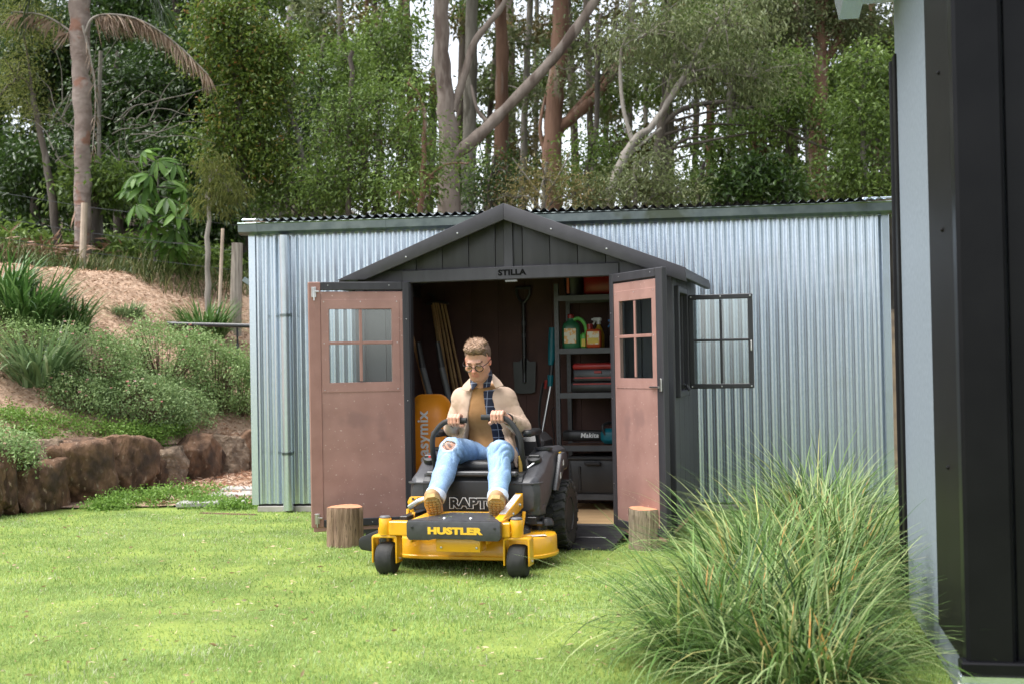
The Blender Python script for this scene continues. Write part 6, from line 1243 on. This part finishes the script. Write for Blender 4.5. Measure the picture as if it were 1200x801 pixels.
for i, (x, Y, kd) in enumerate(spots):
    b = (B_GREY, B_RED, B_PALE, B_PALE, B_GUM)[int(rw.integers(0, 5))] if kd < 2 else B_DARK; w = rw.uniform(3.2, 6.2); lean = rw.normal(0, 10)
    if kd == 2: bl = [(x + rw.normal(0, 20), yy, rw.uniform(34, 52), rw.uniform(28, 44), rw.normal(0, 1)) for yy in (-40, 20, 75, 130, 185, 235)]; lm = L_DARK; dn = .75
    elif kd == 1: bl = [(x + rw.normal(0, 22), yy, rw.uniform(22, 42), rw.uniform(16, 30), rw.normal(0, 1)) for yy in (-60, 0, 50, 110, 170, 225)]; lm = (L_MID, L_EUC)[i % 2]; dn = .55
    else: bl = [(x + rw.normal(0, 26), yy, rw.uniform(20, 40), rw.uniform(14, 28), rw.normal(0, 1)) for yy in (-90, -30, rw.uniform(0, 60), rw.uniform(50, 110), rw.uniform(100, 170), rw.uniform(190, 235))]; lm = (L_EUC, L_MID, L_OLIVE)[i % 3]; dn = .36
    near = min((abs(x - q), n_) for q, n_ in ANCH.items())[1]
    bn = {B_GREY: 'grey', B_RED: 'reddish', B_DARK: 'dark', B_PALE: 'pale', B_GUM: 'brown'}[b]; side = 'left of ' if x < dict(zip(ANCH.values(), ANCH))[near] else 'right of '; far = 'very far back' if Y > 32.5 else 'deep' if Y > 29.5 else 'farther back'
    tree('forest_tree', 'slim %s %s-trunked tree %s %s%s' % (('left-leaning' if lean < -5 else 'right-leaning' if lean > 5 else 'upright') if abs(lean) > 2.5 else 'very straight', bn, far, side, near), Y, [(x + lean * 1.6, -150), (x + lean, -20), (x + lean * .4, 110), (x, 262)], w * .7, w, b, bl, lm, leaf=.165, lw=.40, per=14, group='slim trees deep in the wood', dens=dn, spread=.22)
# --- palm fronds: one dead and hanging, others dark above
def frond(o, pts, Y, m, lf, n, seed, drop, bark=B_PALE):
    rs = np.random.default_rng(seed); P = px_path(pts, Y, n=8); base = o.location; R0 = [p - base for p in P]; f = MB().tube(R0, rad(.022, .006, len(R0)), 6).build('frond', bark, o)
    i = rs.uniform(.22 * len(P), len(P) - 1.01, n); a = np.array([R0[int(q)].lerp(R0[int(q) + 1], q % 1)[:] for q in i]); d = np.array([(R0[int(q) + 1] - R0[int(q)]).normalized()[:] for q in i])
    D = unit(d * .5 + rs.normal(0, .25, (n, 3)) + [0, 0, -drop] + np.c_[np.zeros(n), rs.choice([-1, 1], n) * (1 - drop * .6), np.zeros(n)]); V, F = leaves(a, D, lf * rs.uniform(.6, 1.1, n), .018, .1, rs, .25); link('leaflets', np_mesh('leaflets', V, F, np.repeat(rs.random(n), 2)), f, m)
L_DEAD = leafmat('dead_frond', [(.16, .11, .07), (.28, .20, .14), (.40, .31, .23)], .3)
frond(palm, [(100, 40), (108, 22), (130, 17), (165, 24), (205, 50), (244, 88)], 17.4, L_DEAD, .34, 260, 1, .9); frond(palm, [(92, 50), (80, 35), (50, 18), (14, 14)], 17.6, L_DEAD, .3, 60, 2, .9); frond(palm, [(97, 30), (104, 60), (112, 110), (108, 180)], 17.4, L_DEAD, .2, 40, 3, .6)
for k, (x, y) in enumerate(((10, -30), (30, 20), (160, -30), (190, 10), (70, -60), (130, -70))): frond(palm, [(92, -60), ((92 + x) / 2, -95 + abs(x - 92) * .2), (x, y)], 17.6 + .3 * (k % 3 - 1), L_DARK, .45, 160, 10 + k, .5, B_DARK)
# --- large-leaved umbrella sapling
um = empty('umbrella_sapling', 'sapling with large glossy whorled leaves right of the palm', 'tree', bankpt(182, 322), 0, 'trees of the wood'); ub = um.location; L_BIG = leafmat('glossy_big_leaf', [(.04, .095, .014), (.07, .15, .025), (.11, .22, .04), (.16, .28, .06)], .35, .42, .3)
st_ = px_path([(185, 180), (186, 230), (183, 275), (180, 318)], 17.3); MB().tube([p - ub for p in st_] , rad(.012, .022, len(st_)), 8).build('stem', B_GREY, um)
def whorl(n=9, L=.27, w=.075, seed=0):
    rs = np.random.default_rng(seed); Vs, Fs = [], []
    for k in range(n):
        a = 2 * math.pi * k / n + rs.normal(0, .12); d = np.array([math.cos(a), math.sin(a)]); s = np.array([-d[1], d[0]]); L_ = L * rs.uniform(.8, 1.1); b = len(Vs)
        for t, ww in ((0.12, .006), (.35, w * .8), (.62, w), (.85, w * .7), (1., .004)):
            r = L_ * t; z = -.06 * t - .16 * t * t * (L_ / .27)
            for q in (-.5, 0, .5): Vs.append((d[0] * r + s[0] * ww * q, d[1] * r + s[1] * ww * q, z + (.010 if q else -.004)))
        for i in range(4):
            for j in range(2): Fs.append((b + i * 3 + j, b + i * 3 + j + 1, b + i * 3 + j + 4, b + i * 3 + j + 3))
    return np_mesh('compound_leaf', np.array(Vs), np.array(Fs), np.repeat(rs.random(n), 8))
WH = [whorl(10, .33, .10, 1), whorl(9, .30, .09, 2), whorl(11, .31, .095, 3)]
for q in WH: q.materials.append(L_BIG)
for k, (x, y, s) in enumerate(((185, 188, .8), (205, 192, .8), (172, 215, .9), (195, 212, 1), (215, 222, .9), (160, 240, .8), (182, 240, 1), (208, 250, .9), (175, 205, .7), (168, 178, .6), (203, 290, .9), (190, 275, .8), (215, 285, .7), (178, 262, .8), (160, 205, .8), (220, 240, .8), (150, 222, .7), (196, 232, .9), (165, 228, .9), (205, 268, .9))):
    c = at(x, y, 17.1 + .25 * rw.normal()) - ub; lf = link('compound_leaf', WH[k % 3], um, loc=c, rot=(rw.normal(.35, .25), rw.normal(0, .3), rw.uniform(0, 6))); lf.scale = (s, s, s); s0 = min((p - ub for p in st_), key=lambda p: (p - c).length); MB().tube([(0, 0, 0), Vector((s0 - c)) * .5 / s, Vector((s0 - c)) / s], .007, 5).build('leaf_stalk', B_GREY, um, loc=c)
    um.children[-1].scale = (s, s, s)
# --- undergrowth along the wood's edge: weeds, leaf litter, a fallen bark heap
def under():
    rs = np.random.default_rng(9); n = 7000; px = rs.uniform(-30, 300, n); Y = rs.uniform(16.5, 19.5, n); x = (px - 600) / FPX * Y; k_ = ((x - WA[0]) * WN[0] + (Y - WA[1]) * WN[1]) > 2.75; x, Y = x[k_], Y[k_]; n = len(x); z = ground_z(x, Y); L = rs.uniform(.15, .62, n) * (.6 + .5 * vnoise(x, Y, 2) ** 2)
    V, F = blades(np.stack([x, Y, z - .02], 1), rs.uniform(0, 6.3, n), L, rs.uniform(.008, .018, n), rs.uniform(.05, .5, n), rs.uniform(.2, 1.4, n), 4); return np_mesh('weeds', V, F, np.repeat(np.clip(rs.normal(.4, .25, n), 0, 1), 4))
tag(link('weeds', under(), None, leafmat('weed_blade', [(.03, .05, .012), (.07, .10, .025), (.12, .16, .05), (.22, .20, .10), (.30, .22, .12)], .3)), 'rough weeds and grass along the edge of the wood', 'weeds', kind='stuff')
rs = np.random.default_rng(12); bl = []
for k in range(80):
    px = rs.uniform(-20, 320); Y = rs.uniform(17.4, 21.5); x = (px - 600) / FPX * Y
    if (x - WA[0]) * WN[0] + (Y - WA[1]) * WN[1] < 3.3: continue
    bl.append((x, Y, float(ground_z(x, Y)) + .2, rs.uniform(.2, .5), .3, rs.uniform(.15, .4), 14))
V, F, r, cc = clumps(bl, 22, .10, .05, rs, .12, .1, .2); tag(link('undergrowth', np_mesh('undergrowth', V, F, r), None, L_MID), 'tangled leafy undergrowth below the trees', 'undergrowth', kind='stuff')
rs = np.random.default_rng(13); c0 = at(45, 290, 17.6); n = 900; P = rs.normal(0, 1, (n, 3)) * [.42, .3, .10] + [c0.x, c0.y, float(ground_z(c0.x, c0.y)) + .12]; V, F = leaves(P, unit(np.c_[rs.normal(0, 1, (n, 2)), rs.normal(0, .3, n)]), .28 * rs.uniform(.4, 1.3, n), .03, .1, rs); tag(link('brush_heap', np_mesh('brush_heap', V, F, np.repeat(rs.random(n), 2)), None, leafmat('dead_brush', [(.12, .06, .035), (.22, .12, .07), (.32, .2, .13)], .1)), 'heap of reddish dead brush at upper left of bank', 'brush heap')
dead = empty('bare_branch_tree', 'tangle of bare grey branches between the palm and evergreens', 'tree', bankpt(120, 320), 0, 'trees of the wood'); db = dead.location
rs = np.random.default_rng(15)
for k in range(40):
    x, y = rs.uniform(60, 180), rs.uniform(120, 210); q = [(x, y)]; dx, dy = rs.normal(0, 9), rs.normal(-6, 6)
    for j in range(5): dx += rs.normal(0, 4); dy += rs.normal(0, 4); q.append((q[-1][0] + dx, q[-1][1] + dy))
    c = [p - db for p in px_path(q, 18.3 + rs.normal(0, .5), n=3)]; MB().tube(c, rad(.010, .002, len(c)), 5, cap=False).build('branch', B_GREY, dead)
MB().tube([p - db for p in px_path([(118, 60), (116, 150), (118, 240), (120, 322)], 18.4)], .03, 8).build('trunk', B_GREY, dead)
